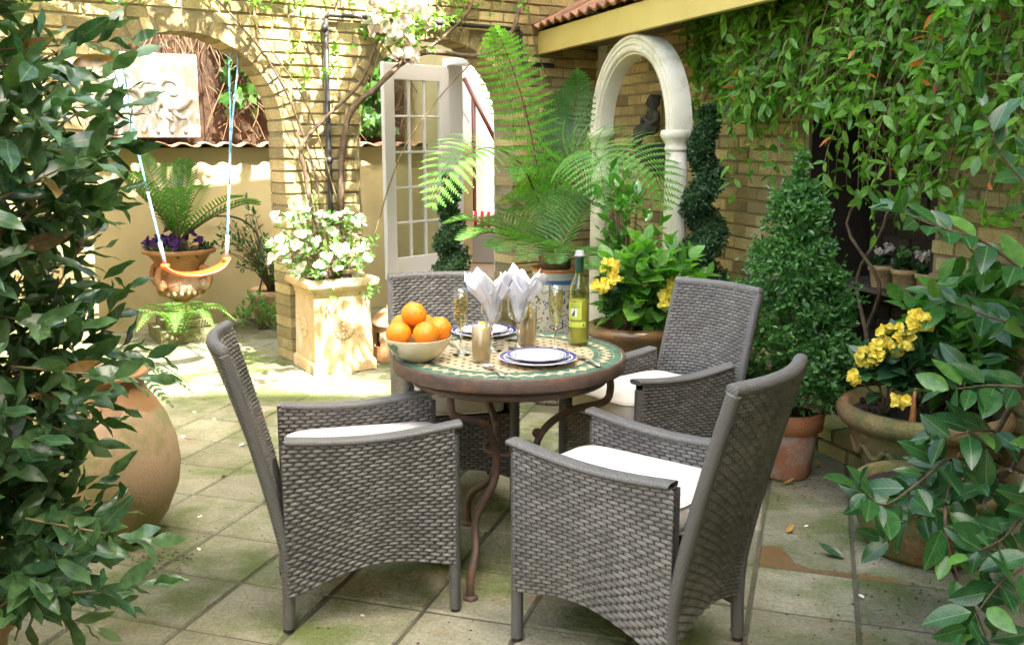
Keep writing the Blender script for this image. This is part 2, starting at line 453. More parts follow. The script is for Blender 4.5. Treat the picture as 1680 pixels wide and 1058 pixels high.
class Wall:
    """upright wall: P0 foot, u along it, n towards the courtyard; openings = (s0, s1, spring, rise)"""
    def __init__(w, P0, az, s0, s1, h, thick, openings, side=1):
        w.P0 = Vector((P0[0], P0[1], 0)); w.u = Vector((math.cos(az), math.sin(az), 0)); w.n = Vector((w.u.y, -w.u.x, 0)) * side
        w.s0, w.s1, w.h, w.th, w.op = s0, s1, h, thick, openings
    def p(w, s, z, o=0.0): return w.P0 + w.u * s + w.n * o + Vector((0, 0, z))
    def head(w, op, s):
        a, b, sp, ri = op; c, hf = (a + b) / 2, (b - a) / 2
        return sp + ri * math.sqrt(max(0, 1 - ((s - c) / hf) ** 2))
    def core(w, parent, mat, name='mortar_core'):
        m = MB(); S = {w.s0, w.s1}
        for a, b, sp, ri in w.op:
            k = 24 if ri else 1
            for i in range(k + 1): S.add((a + b) / 2 - (b - a) / 2 * math.cos(PI * i / k))
        S = sorted(S)
        for a, b in zip(S, S[1:]):
            o = next((q for q in w.op if q[0] - 1e-6 <= a and b <= q[1] + 1e-6), None)
            za, zb = (w.head(o, a), w.head(o, b)) if o else (-.05, -.05)
            V = [w.p(a, za), w.p(b, zb), w.p(b, w.h), w.p(a, w.h), w.p(a, za, -w.th), w.p(b, zb, -w.th), w.p(b, w.h, -w.th), w.p(a, w.h, -w.th)]
            F = [(0, 1, 2, 3), (5, 4, 7, 6), (3, 2, 6, 7), (1, 0, 4, 5)]
            if a in (w.s0,) or any(abs(a - q[1]) < 1e-6 for q in w.op): F.append((0, 3, 7, 4))
            if b in (w.s1,) or any(abs(b - q[0]) < 1e-6 for q in w.op): F.append((1, 5, 6, 2))
            m.raw(V, F)
        return m.build(name, mat, parent)
    def bricks(w, ring=.115, zmax=None, L=.215, Hh=.065, gap=.010, smin=None, smax=None):
        """matrices of stretcher bricks plus arch voussoirs"""
        out = []; zmax = zmax or w.h; k = 0; z = gap
        lo, hi = (w.s0 if smin is None else smin), (w.s1 if smax is None else smax)
        while z + Hh < zmax:
            zc = z + Hh / 2; iv = [(lo, hi, False, False)]
            for a, b, sp, ri in w.op:
                c, hf = (a + b) / 2, (b - a) / 2
                if zc < sp: x0, x1, jamb = a, b, True
                else:
                    q = (zc - sp) / (ri + ring) if ri + ring > 0 else 2
                    if q >= 1: continue
                    e = (hf + ring) * math.sqrt(1 - q * q); x0, x1, jamb = c - e, c + e, False
                    if not ri:
                        x0, x1 = a - .1, b + .1
                new = []
                for p, q_, jl, jr in iv:
                    if x1 <= p or x0 >= q_: new.append((p, q_, jl, jr)); continue
                    if x0 > p: new.append((p, x0, jl, jamb))
                    if x1 < q_: new.append((x1, q_, jamb, jr))
                iv = new
            for p, q_, jl, jr in iv:
                s = math.floor((p - lo) / (L + gap)) * (L + gap) + lo + (k % 2) * (L + gap) * .5 - (L + gap)
                while s < q_:
                    a, b = max(s, p), min(s + L, q_)
                    s += L + gap
                    if b - a < .035: continue
                    left, right = jl and a <= p + 1e-6, jr and b >= q_ - 1e-6
                    if left: a -= .006
                    if right: b += .006
                    pr = .011 + rnd.uniform(-.004, .005)
                    d0, d1 = (pr, -w.th - .004) if (left or right) else (pr, -.03)
                    c = w.p((a + b) / 2, zc + rnd.gauss(0, .0012), (d0 + d1) / 2)
                    M = Matrix.Translation(c) @ Matrix(((w.u.x, -w.n.x, 0, 0), (w.u.y, -w.n.y, 0, 0), (0, 0, 1, 0), (0, 0, 0, 1))) @ Matrix.Rotation(rnd.gauss(0, .006), 4, 'Y') @ Matrix.Diagonal((b - a, d0 - d1, Hh * rnd.uniform(.95, 1.03), 1))
                    out.append(M)
            z += Hh + gap; k += 1
        for a, b, sp, ri in w.op:
            c, hf = (a + b) / 2, (b - a) / 2
            if ri:
                per = PI * (hf + ri) / 2; n = int(per / .077)
                for i in range(n):
                    t = PI * (i + .5) / n
                    ex, ez = math.cos(t), math.sin(t)
                    q = Vector((hf * ex, ri * ez)); nr = Vector((ex / hf, ez / ri)); nr.normalize()
                    cen = Vector((c, sp)) + q + nr * (.5 * .11 - .006)
                    pr = .010 + rnd.uniform(-.003, .004); dep = pr + w.th + .004
                    P = w.p(cen.x, cen.y, pr - dep / 2)
                    X = w.u * nr.x + Vector((0, 0, nr.y)); Z = -(w.u * -nr.y + Vector((0, 0, nr.x)))
                    Y = -w.n
                    M = Matrix(((X.x, Y.x, Z.x, P.x), (X.y, Y.y, Z.y, P.y), (X.z, Y.z, Z.z, P.z), (0, 0, 0, 1))) @ Matrix.Diagonal((.11, dep, .066 * rnd.uniform(.93, 1.02), 1))
                    out.append(M)
        return out

def lay(root, Ms, n_single=300):
    # a brick that would be larger in view is a part of its own
    sc_ = sorted(range(len(Ms)), key=lambda i: -in_view(Ms[i].translation, .0) * (1 if Ms[i].translation.z > .25 else .6))
    single = [i for i in sc_[:n_single] if in_view(Ms[i].translation, .0) > 0]
    for i in single: link('brick', brick_mesh, root, Ms[i])
    rest = [i for i in range(len(Ms)) if i not in set(single)]
    if rest: join_arrays('brickwork', [BR], [Ms[i] for i in rest], [0] * len(rest), m_brick, root)

AZ_A = math.atan2(.586, .81)
arcade = Wall((-1.49, 6.46), AZ_A, -3.3, 2.74, 3.3, .23, [(-1.22, 0.0, 1.53, .60), (.55, 1.84, 1.62, .57)])
ar = thing('arcade_wall', 'yellow stock brick wall with two arched openings at the back of the courtyard', 'wall')
arcade.core(ar, m_mortar); lay(ar, arcade.bricks())

AZ_W = math.atan2(.949, -.316)
sidew = Wall((1.75, 4.8), AZ_W, -5.2, 4.2, 7.6, .45, [(-.46, .52, 1.70, 0.0)], side=-1)  # unseen upper height raised to shade the right of the courtyard
sw = thing('side_wall', 'mossy yellow brick side wall with a dark shelved recess behind the climber', 'wall')
sidew.core(sw, m_mortar); lay(sw, sidew.bricks(zmax=3.3))
# recess: back panel and bricks coloured dark for the shade inside, and a lintel
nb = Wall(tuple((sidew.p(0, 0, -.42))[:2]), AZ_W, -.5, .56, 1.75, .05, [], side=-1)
m_recess_shade = stone('recess_shade_brick', (.045, .034, .022), (.032, .025, .018), (.03, .034, .02), scale=6, var=.25, bscale=45, bstr=.5)
nb.core(sw, m_recess_shade, 'recess_back')
join_arrays('recess_brickwork', [BR], nb.bricks(), [0] * len(nb.bricks()), m_recess_shade, sw)
lm = MB()
Mw = Matrix(((sidew.u.x, -sidew.n.x, 0, sidew.P0.x), (sidew.u.y, -sidew.n.y, 0, sidew.P0.y), (0, 0, 1, 0), (0, 0, 0, 1)))
lm.box(-.60, .66, -.012, .10, 1.70, 1.86, Mw); lm.build('lintel', stone('old_timber', (.06, .04, .025), (.09, .065, .04), None, scale=12, bscale=60, bstr=.6), sw)
m_shade_liner = stone('recess_shade_lining', (.030, .022, .015), (.045, .034, .022), None, scale=9, bscale=50, bstr=.5)  # dark lining added so the recess sides read as shaded
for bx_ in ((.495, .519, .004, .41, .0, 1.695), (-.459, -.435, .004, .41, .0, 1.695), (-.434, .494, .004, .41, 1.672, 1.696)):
    lq = MB(); lq.box(*bx_, Mw); lq.build('shade_board', m_shade_liner, sw)
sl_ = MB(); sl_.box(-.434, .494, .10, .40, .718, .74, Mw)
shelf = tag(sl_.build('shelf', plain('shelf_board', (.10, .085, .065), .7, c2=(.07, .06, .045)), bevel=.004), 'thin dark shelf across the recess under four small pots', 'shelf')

# low brick edging at the foot of the side wall
ed = thing('brick_edging', 'low mossy brick edging at the foot of the side wall beside the conical box pot', 'edging')
m_mossbrick = stone('mossy_brick', (.17, .19, .06), (.24, .21, .09), (.10, .13, .035), scale=7, var=.2, bscale=50, bstr=.6)
for row in range(2):
    for i in range(9):
        s = -.95 + i * .225 + row * .11
        M = Mw @ Matrix.Translation((s, -.17 + rnd.gauss(0, .003), .035 + row * .075)) @ Matrix.Diagonal((.213, .34, .068, 1))
        o = link('brick', mesh('brick', BR[0], BR[1], m_mossbrick) if (row, i) == (0, 0) else ed_mesh, ed, M)
        ed_mesh = o.data

# ------------------------------------------------------------------ garden wall, fence and relief behind the arches
AZ_G = math.atan2(.52, .85)
gw = Wall((-2.5, 7.9), AZ_G, -2.6, 2.5, 1.42, .20, [])
gwr = thing('garden_wall', 'cream rendered garden wall with clay tile coping behind the arches', 'wall')
gw.core(gwr, m_render, 'rendered_face')
m_cop = stone('coping_tile', (.42, .24, .15), (.34, .19, .12), (.28, .24, .15), scale=10, var=.2, bscale=60, bstr=.4)
tile = MB()
def coping(u, v):
    return ((u - .5), (v - .5) * 1.0, .32 * math.sin(2 * PI * u) * .5 - .9 * (v - .25) ** 2)
tile.grid(coping, 10, 3); n0 = len(tile.V)
tile.grid(lambda u, v: Vector(coping(u, v)) - Vector((0, 0, .16)), 10, 3, flip=True)
w_ = 11
for i in range(10):
    tile.F += [(i, i + n0, i + 1 + n0, i + 1), (3 * w_ + i + 1, 3 * w_ + i + 1 + n0, 3 * w_ + i + n0, 3 * w_ + i)]
cop_mesh = mesh('coping_tile', tile.V, tile.F, m_cop, True)
Mg = Matrix(((gw.u.x, -gw.n.x, 0, gw.P0.x), (gw.u.y, -gw.n.y, 0, gw.P0.y), (0, 0, 1, 0), (0, 0, 0, 1)))
for i in range(29):
    s = -2.5 + i * .172
    link('coping_tile', cop_mesh, gwr, Mg @ Matrix.Translation((s, .08, 1.452 + rnd.gauss(0, .003))) @ Matrix.Rotation(rnd.gauss(0, .02), 4, 'Z') @ Matrix.Diagonal((.178, .36, .09, 1)))

# brushwood fence behind the garden wall: a dark board and many dry twigs
fen = thing('brushwood_fence', 'dark brown fence covered in dry vine twigs above the garden wall', 'fence')
m_dark = stone('dark_board', (.05, .028, .016), (.08, .045, .025), None, scale=8, bscale=40, bstr=.6)
for i in range(34):
    s = -2.6 + i * .152
    b = MB(); b.box(s, s + .146, .30 + rnd.uniform(0, .012), .33, 0, 3.1, Mg); b.build('board', m_dark, fen)
m_twig = stone('dry_twig', (.25, .16, .09), (.17, .10, .06), None, scale=20, bscale=60, bstr=.2, var=.4)
tw = MB()
for i in range(620):
    s, z = rnd.uniform(-.9, 2.4), rnd.uniform(1.5, 2.9)
    if s < .1 and z < 2.2: continue
    d = Vector((rnd.gauss(0, .16), rnd.uniform(-.06, .02), -rnd.uniform(.15, .55)))
    p0 = Vector((s, .22 + rnd.uniform(-.12, .05), z)); p2 = p0 + d; p1 = p0 + d * .5 + Vector((rnd.gauss(0, .09), rnd.uniform(-.08, .02), 0))
    if p2.z < 1.47: continue
    tw.tube([Mg @ p for p in bez(p0, p1, p2, 4)], rnd.uniform(.0018, .0045), 4)
tw.build('twigs', m_twig, fen, kind='stuff')

# plaster relief standing on the garden wall
rel = thing('relief_panel', 'white plaster relief panel of curling leaves standing on the garden wall', 'relief')
m_plaster = stone('white_plaster', (.58, .57, .52), (.48, .46, .40), (.32, .30, .25), scale=4, bscale=120, bstr=.2, cov=(.52, .70))
b = MB(); b.box(-1.0, .03, .02, .075, 1.50, 2.14, Mg); b.build('slab', m_plaster, rel, bevel=.008)
def relief(pts, r0, r1, fl=.5):
    m = MB(); P = spline(pts, 5); m.tube(P, ramp(r0, r1, len(P)), 8)
    V = [Mg @ Vector((v.x, .022 - max(0, -(v.y)) * fl + 0.0, v.z)) for v in m.V]; m.V = V
    return m.build('relief_ornament', m_plaster, rel, smooth=True)
for k in range(3):            # acanthus-like scrolls with fanned leaf lobes
    cx, cz = -.80 + k * .31, 1.86 - .10 * (k % 2)
    pts = [(cx + (.02 + .012 * i) * math.cos(i * .75 + k * 2), 0, cz + (.02 + .012 * i) * math.sin(i * .75 + k * 2)) for i in range(12)]
    relief(pts, .012, .030, .9)
    for j in range(6):
        a = k * 1.3 + j * .42
        relief([(cx + .12 * math.cos(a), 0, cz + .12 * math.sin(a)), (cx + .20 * math.cos(a + .2), 0, cz + .20 * math.sin(a + .2)), (cx + .24 * math.cos(a + .5), 0, cz + .24 * math.sin(a + .5))], .028, .008, .8)
for j in range(9):
    x = -.93 + j * .105
    relief([(x, 0, 1.54), (x + .035, 0, 1.60 + .02 * (j % 2)), (x + .015, 0, 1.67)], .022, .007, .9)

# ------------------------------------------------------------------ porch roof, fascia and stone arch on the right
FU = Vector((.316, -.949, 0)); FN = Vector((-.949, -.316, 0)); F0 = Vector((.257, 7.73, 0))
Mf = Matrix(((FU.x, -FN.x, 0, F0.x), (FU.y, -FN.y, 0, F0.y), (0, 0, 1, 0), (0, 0, 0, 1)))      # x along the fascia towards the viewer, y into the porch
pr_ = thing('porch_roof', 'clay tiled lean-to roof with a yellow painted fascia above the stone arch', 'roof')
b = MB(); b.box(-.02, 3.4, -.075, -.03, 2.12, 2.285, Mf); b.build('fascia', stone('yellow_paint', (.60, .49, .17), (.55, .44, .15), (.42, .35, .18), scale=3, bscale=30, bstr=.06, rough=.55, cov=(.62, .8), speck=False), pr_, bevel=.004)
b = MB(); b.box(-.02, 3.4, -.029, .50, 2.20, 2.225, Mf); b.build('soffit', plain('soffit_board', (.16, .13, .08), .8), pr_)
rt = MB()
prof = [(-.5 + i / 10, .5 * math.cos(2 * PI * (i / 10) * 1.0) * .42) for i in range(11)]
rt.raw([Vector((x, y, z + t)) for t in (0, .22) for y in (-.5, .5) for x, z in prof], [])
for i in range(10):
    rt.F += [(i, 11 + i, 12 + i, i + 1), (22 + i, 23 + i, 34 + i, 33 + i), (i, i + 1, 23 + i, 22 + i), (11 + i, 33 + i, 34 + i, 12 + i)]
rt.F += [(0, 22, 33, 11), (10, 21, 43, 32)]
rt_mesh = mesh('roof_tile', rt.V, rt.F, m_roof, False)
for r in range(3):
    for i in range(22):
        y, z = -.10 + r * .20, 2.315 + r * .20 * .5
        M = Mf @ Matrix.Translation((.0 + i * .15, y + .12, z + .06 + rnd.gauss(0, .004))) @ Matrix.Rotation(.46 + rnd.gauss(0, .015), 4, 'X') @ Matrix.Diagonal((.155, .30, .075, 1))
        link('roof_tile', rt_mesh, pr_, M)

sa = thing('stone_arch', 'cream cast stone arch on two round columns under the porch roof', 'arch')
AO = -.055                                  # the arch carries the fascia
cl, cr = 1.08, 2.16; cm = (cl + cr) / 2; rad = (cr - cl) / 2
def col_part(x):
    p = Mf @ Vector((x, AO + .06, 0))
    c = MB(); c.lathe([(.10, 0), (.10, .06), (.085, .08), (.09, .11), (.070, .14), (.067, .8), (.063, 1.42)], 28, p); c.build('column', m_caststone, sa, smooth=True)
    c = MB(); c.lathe([(.064, 1.42), (.072, 1.425), (.072, 1.442), (.066, 1.447), (.068, 1.465), (.086, 1.49), (.094, 1.50), (.096, 1.522), (.09, 1.535), (.08, 1.54)], 28, p); c.build('capital', m_caststone, sa, smooth=True)
col_part(cl); col_part(cr)
P2 = [(-.060, .12), (-.060, .035), (-.054, .022), (-.044, .022), (-.040, .008), (-.030, .0), (-.012, 0), (-.008, .012), (.004, .012), (.008, .002), (.026, .002), (.030, .016), (.040, .016), (.046, .004), (.062, .004), (.068, .016), (.068, .12)]
ar_ = MB(); n = 40; V = []
for i in range(n + 1):
    a = PI * i / n
    for q, y in P2: V.append(Mf @ Vector((cm - (rad + q) * math.cos(a), AO + y, 1.536 + (rad + q) * .955 * math.sin(a))))
m_ = len(P2)
ar_.raw(V, [(i * m_ + j, i * m_ + (j + 1) % m_, (i + 1) * m_ + (j + 1) % m_, (i + 1) * m_ + j) for i in range(n) for j in range(m_)])
o = ar_.build('archivolt', m_caststone, sa, smooth=True)
es = o.modifiers.new('es', 'EDGE_SPLIT'); es.split_angle = math.radians(40)

# ------------------------------------------------------------------ house corner: doorway, glazed door, room beyond
HU = Vector((.586, -.81, 0)); H0 = Vector((-.57, 8.60, 0)); FLZ = .33
Mh = Matrix(((HU.x, .81, 0, H0.x), (HU.y, .586, 0, H0.y), (0, 0, 1, 0), (0, 0, 0, 1)))            # x along the house wall towards the arcade, y into the room
ho = thing('house_corner', 'white painted doorway and bright room seen through the right arch', 'house')
m_in = plain('room_paint', (.40, .39, .37), .8)
m_green = plain('sage_paint', (.52, .55, .44), .5)
b = MB(); b.box(-.9, 0, 0, .12, 0, 2.9, Mh); b.build('wall', m_render, ho)
b = MB(); b.box(0, .90, 0, .12, 2.16, 2.9, Mh); b.build('wall', m_render, ho)
b = MB(); b.box(0.003, .055, -.03, .14, FLZ, 2.15, Mh); b.build('door_jamb', m_white, ho, bevel=.004)
b = MB(); b.box(.76, .83, -.03, .14, FLZ, 2.15, Mh); b.build('door_jamb', m_green, ho, bevel=.004)
b = MB(); b.box(.0, .84, -.032, .142, 2.10, 2.158, Mh); b.build('door_head', m_white, ho, bevel=.004)
b = MB(); b.box(-.06, .80, -.30, .145, 0, FLZ, Mh); b.build('doorstep', stone('step_stone', (.36, .33, .25), (.30, .27, .2), (.2, .2, .1), scale=6), ho, bevel=.01)
b = MB(); b.box(-1.2, 1.3, .146, 2.6, FLZ - .06, FLZ - .004, Mh); b.build('room_floor', plain('room_boards', (.36, .25, .15), .5), ho)
b = MB(); b.box(-1.2, 1.3, 2.6, 2.7, 0, 2.9, Mh); b.box(-1.3, -1.2, .15, 2.7, 0, 2.9, Mh); b.box(1.3, 1.4, .6, 2.7, 0, 2.9, Mh); b.build('room_wall', m_in, ho)
# handrail on the inner wall
m_wood = plain('mahogany', (.13, .04, .02), .35)
rl = MB()
pA, pB = Vector((-.46, 9.65, 2.06)), Vector((-.10, 9.5, 1.36))
rl.tube([pA, pB], .022, 8); rl.tube([Vector((-.37, 9.615, 1.88)), Vector((-.37, 9.615, FLZ))], .022, 8)
tag(rl.build('stair_rail', m_wood, None, smooth=True), 'dark wooden stair rail inside the doorway', 'rail')
# bench seat and striped cushion in the doorway
bs = MB(); bs.box(-.52, .02, 9.20, 9.58, FLZ, .62); tag(bs.build('window_seat', m_in, None, bevel=.01), 'white box seat inside the doorway under the striped cushion', 'bench')
m_cush, t_, b_, o_ = nodes('striped_cotton')
tc = t_.nodes.new('ShaderNodeTexCoord'); sp_ = t_.nodes.new('ShaderNodeSeparateXYZ'); t_.links.new(tc.outputs['Object'], sp_.inputs[0])
t_.links.new(mixc(t_, math_n(t_, 'GREATER_THAN', math_n(t_, 'FRACT', math_n(t_, 'MULTIPLY', sp_.outputs[0], 16.0)), .5), (.75, .70, .66), (.50, .02, .04)), b_.inputs['Base Color']); b_.inputs['Roughness'].default_value = .9
cu = MB(); cu.ball((0, 0, 0), .15, 20, 12, (1.35, .55, .62), bump=lambda d: .22 * (abs(d.x * d.z)) * 2); 
tag(cu.build('cushion', m_cush, None, smooth=True, M=Matrix.Translation((-.33, 9.33, .715))), 'red and white striped cushion just inside the doorway', 'cushion')

DU = Vector((math.cos(math.radians(229)), math.sin(math.radians(229)), 0))
Md = Matrix(((DU.x, DU.y, 0, H0.x + .02), (DU.y, -DU.x, 0, H0.y - .05), (0, 0, 1, 0), (0, 0, 0, 1)))
dr = thing('glazed_door', 'white glazed door standing open behind the right arch', 'door')
DW, DZ0, DZ1, ST = .74, .345, 2.09, .11
def dbox(x0, x1, z0, z1, y=.022, nm='stile'):
    q = MB(); q.box(x0, x1, -y, y, z0, z1, Md); return q.build(nm, m_white, dr, bevel=.004)
dbox(0, ST, DZ0, DZ1); dbox(DW - ST, DW, DZ0, DZ1)
dbox(ST + .001, DW - ST - .001, DZ1 - .13, DZ1, .0215, 'rail'); dbox(ST + .001, DW - ST - .001, DZ0, DZ0 + .17, .0215, 'rail')
gx = [ST + (DW - 2 * ST) * i / 3 for i in range(4)]; gz = [DZ0 + .17 + (DZ1 - .13 - DZ0 - .17) * i / 5 for i in range(6)]
for x in gx[1:-1]: dbox(x - .009, x + .009, gz[0] + .001, gz[-1] - .001, .014, 'glazing_bar')
for z in gz[1:-1]:
    for i in range(3): dbox(gx[i] + .0095, gx[i + 1] - .0095, z - .009, z + .009, .0135, 'glazing_bar')
for i in range(3):
    for j in range(5):
        q = MB(); q.box(gx[i] + .004, gx[i + 1] - .004, -.003, .003, gz[j] + .004, gz[j + 1] - .004, Md); q.build('pane', m_pane, dr)
hd = MB(); hd.tube([Md @ Vector((DW - .05, .02, 1.13)), Md @ Vector((DW - .05, .065, 1.13)), Md @ Vector((DW - .17, .065, 1.13))], .011, 8)
hd.build('handle', plain('steel', (.45, .45, .44), .3, 1.0), dr, smooth=True)

# ------------------------------------------------------------------ walls around the courtyard, with an unseen tall house added to shade it
bk = thing('shade_house', 'unseen tall brick house added behind the viewer to shade the courtyard', 'house')
b = MB(); b.box(.2, 9.6, -2.1, -1.8, -.05, 13.8); b.build('wall', stone('far_brick', (.40, .30, .15), (.33, .24, .11), (.28, .24, .14), scale=3, bscale=40), bk)
for x in (1.4, 3.6, 5.8, 8.0):
    for z in (1.0, 4.2, 7.4):
        q = MB(); q.box(x - .5, x + .5, -1.82, -1.76, z, z + 1.7); w_o = q.build('window', m_white, bk)
        q = MB(); q.box(x - .44, x + .44, -1.77, -1.755, z + .06, z + 1.64); q.build('pane', plain('dark_glass', (.03, .035, .04), .05), w_o)
b = MB(); b.box(-4.4, -4.2, -2.9, 7.4, -.05, 2.6); lw = thing('left_wall', 'cream rendered boundary wall beyond the bay bush', 'wall'); b.build('rendered_face', m_render, lw)
b = MB(); b.box(-4.2, .2, -2.1, -1.9, -.05, 2.6); b.build('rendered_face', m_render, lw)

# drain pipe on the arcade wall
pp = thing('drain_pipe', 'black metal pipe stepping along the brick above the right arch', 'pipe')
q = MB(); off = .045
q.tube([arcade.p(s, z, off) for s, z in ((.30, .6), (.30, 1.5), (.31, 2.26))], .0165, 10); q.build('pipe', m_lead, pp, smooth=True)
q = MB(); q.tube([arcade.p(s, z, off) for s, z in ((.31, 2.26), (.33, 2.285), (1.0, 2.287), (1.85, 2.288))], .0155, 10); q.build('pipe', m_lead, pp, smooth=True)
q = MB(); q.tube([arcade.p(s, z, off) for s, z in ((1.85, 2.288), (1.885, 2.27), (1.89, 2.08), (1.90, 2.045), (2.2, 2.04))], .0155, 10); q.build('pipe', m_lead, pp, smooth=True)
for s, z in ((.30, 2.2), (.30, 1.35), (1.05, 2.287), (1.85, 2.288)):
    q = MB(); q.tube([arcade.p(s, z - .02, off), arcade.p(s, z + .02, off)], .022, 10); q.build('bracket', m_lead, pp, smooth=True)
# ------------------------------------------------------------------ wicker armchairs
m_wick, t_, b_, o_ = nodes('grey_wicker')
c_ = mixc(t_, curve(t_, noise(t_, 3.5, 5, world_space=True), .3, .7), (.118, .116, .106), (.190, .187, .170))
gw_ = mixc(t_, 1.0, c_, _grey(t_, rand_value(t_), .75, 1.3), 'MULTIPLY')
t_.links.new(gw_, b_.inputs['Base Color']); b_.inputs['Roughness'].default_value = .5; b_.inputs['Specular IOR Level'].default_value = .45
bump(t_, b_, noise(t_, 90, 3, stretch=(1, 1, 9)), .25, .003)
m_wback = plain('wicker_core', (.075, .073, .067), .7)
m_wrap, t_, b_, o_ = nodes('wicker_wrap')
b_.inputs['Base Color'].default_value = (.128, .129, .121, 1); b_.inputs['Roughness'].default_value = .45
wv = t_.nodes.new('ShaderNodeTexWave'); wv.wave_type = 'BANDS'; wv.bands_direction = 'DIAGONAL'; wv.inputs['Scale'].default_value = 62; wv.inputs['Distortion'].default_value = 1.2
tcw = t_.nodes.new('ShaderNodeTexCoord'); t_.links.new(tcw.outputs['Object'], wv.inputs[0]); bump(t_, b_, wv.outputs['Fac'], .45, .003)
m_canvas = stone('cream_canvas', (.66, .63, .56), (.62, .59, .52), None, scale=6, bscale=420, bstr=.25, rough=.95, world_space=False, speck=False)

def weave(fn, Lu, Lv, bw=.035, bh=.0134, lift=.0082, skip=None):
    """woven strands: fn(u,v)->(point, normal) in metres-parametrised patch; bricks of raised cane, alternate rows shifted"""
    m = MB(); rows = int(Lv / bh)
    for r in range(rows):
        v0, v1 = r / rows, (r + .99) / rows
        cols = int(Lu / bw) + 1
        for c in range(-1, cols):
            u0 = (c + .5 * (r % 2)) * bw / Lu; u1 = u0 + bw * .92 / Lu
            u0, u1 = max(0, u0), min(1, u1)
            if u1 - u0 < .12 * bw / Lu: continue
            V = []
            for k, h in ((0, -.35), (.16, .8), (.5, 1), (.84, .8), (1, -.35)):
                for q, g in ((0.04, -.15), (.5, 1.0), (.96, -.1)):
                    p, n = fn(u0 + (u1 - u0) * k, min(1, v0 + (v1 - v0) * q))
                    V.append(p + n * (lift * (h * (.35 + .65 * max(g, 0)) if g > 0 else g)))
            F = []
            for k in range(4):
                for q in range(2): F.append((k * 3 + q, (k + 1) * 3 + q, (k + 1) * 3 + q + 1, k * 3 + q + 1))
            m.raw(V, F)
    return m

CH = thing('wicker_armchair', 'grey wicker armchair with white cushion on the left, turned towards the oranges', 'armchair', group='wicker armchairs around the table')
XF, XR, HW, TH = .262, -.262, .228, .042        # front, rear, half width, panel thickness
def arm_z(x): return .612 + .016 * (x - XR) / (XF - XR) - .020 * math.sin(PI * min(1, max(0, (x - XR) / (XF - XR))))
def skirt_z(x):
    t = min(1, max(0, (x - XR) / (XF - XR))); return .115 + .05 * t + .055 * math.sin(PI * t) ** 1.3
def back_x(z): 
    t = max(0.0, (z - .22) / .66); return XR - .155 * t ** 1.25
for sgn in (1, -1):
    def side(u, v, yo):
        x = XR - .012 + (XF - XR + .002) * u
        z0, z1 = skirt_z(x), arm_z(x) - .012
        return Vector((x, yo, z0 + (z1 - z0) * v))
    pn = MB()
    yo, yi = sgn * HW, sgn * (HW - TH)
    pn.grid(lambda u, v: side(u, v, yo - sgn * .004), 14, 6, flip=sgn > 0); pn.grid(lambda u, v: side(u, v, yi + sgn * .004), 14, 6, flip=sgn < 0)
    sp_o = pn.build('side_panel', m_wback, CH)
    wv_ = weave(lambda u, v: (side(u, v, yo - sgn * .003), Vector((0, sgn, 0))), .50, .47)
    wi_ = weave(lambda u, v: (side(u, .62 + .38 * v, yi + sgn * .003), Vector((0, -sgn, 0))), .50, .18)
    wv_.raw(wi_.V, wi_.F); o = wv_.build('weave', m_wick, sp_o, smooth=True, kind='stuff')
    # arm rest: flat rounded band on top
    am = MB()
    def armf(u, v):
        x = XR + (XF - XR + .012) * u; a = 2 * PI * v
        return Vector((x, sgn * (HW - TH / 2) + math.copysign(abs(math.cos(a)) ** .5, math.cos(a)) * (TH / 2 + .006), arm_z(x) - .006 + math.copysign(abs(math.sin(a)) ** .6, math.sin(a)) * (.0100 + .0007 * (1 if int(round(u * 96)) % 2 else -1))))
    am.grid(armf, 96, 14)
    am.raw([armf(1, k / 14) for k in range(14)], [tuple(range(14))])
    am.build('arm_rest', m_wrap, CH, smooth=True)
    # wrapped front post
    ps = MB(); ps.wrapped([(XF - .012, sgn * (HW - TH / 2), z) for z in (0.012, .59)], .0185); ps.build('leg', m_wrap, CH, smooth=True)
    ft = MB(); ft.tube([(XF - .012, sgn * (HW - TH / 2), 0), (XF - .012, sgn * (HW - TH / 2), .012)], .0155, 12); ft.build('foot_cap', plain('foot_cap', (.02, .02, .02), .6), CH)
    # rear post follows the leaning back
    P = [(XR - .012, sgn * (HW - .02), .012), (XR - .006, sgn * (HW - .02), .12)] + [(back_x(z) - .006, sgn * (HW - .018), z) for z in (.25, .35, .45, .55, .65, .75, .84, .878)]
    ps = MB(); ps.wrapped(spline(P, 3), .0195); ps.build('leg', m_wrap, CH, smooth=True)
    ft = MB(); ft.tube([(XR - .012, sgn * (HW - .02), 0), (XR - .012, sgn * (HW - .02), .013)], .0165, 12); ft.build('foot_cap', bpy.data.materials['foot_cap'], CH)
BZ0, BZ1 = .14, .885
def bowf(v): return .040 * v ** 1.2
def backp(u, v, off):
    y = -HW + .02 + (2 * HW - .04) * u
    z0 = BZ0 + .05 * math.sin(PI * u); z = z0 + (BZ1 - z0) * v
    q = 1 - (2 * u - 1) ** 2
    return Vector((back_x(z) - bowf(v) * q + off, y, z))
def backn(u, v, sg):
    e = .01; a = backp(min(1, u + e), v, 0) - backp(max(0, u - e), v, 0); b = backp(u, min(1, v + e), 0) - backp(u, max(0, v - e), 0)
    n = a.cross(b); n.normalize()
    return n if n.x * sg > 0 else -n
pn = MB(); pn.grid(lambda u, v: backp(u, v, -.012), 10, 12); pn.grid(lambda u, v: backp(u, v, .012), 10, 12, flip=True)
bo = pn.build('backrest', m_wback, CH)
w1 = weave(lambda u, v: (backp(u, v, -.013), backn(u, v, -1)), .42, .76)
w2 = weave(lambda u, v: (backp(u, .38 + .62 * v, .013), backn(u, .38 + .62 * v, 1)), .42, .47)
w1.raw(w2.V, w2.F); w1.build('weave', m_wick, bo, smooth=True, kind='stuff')
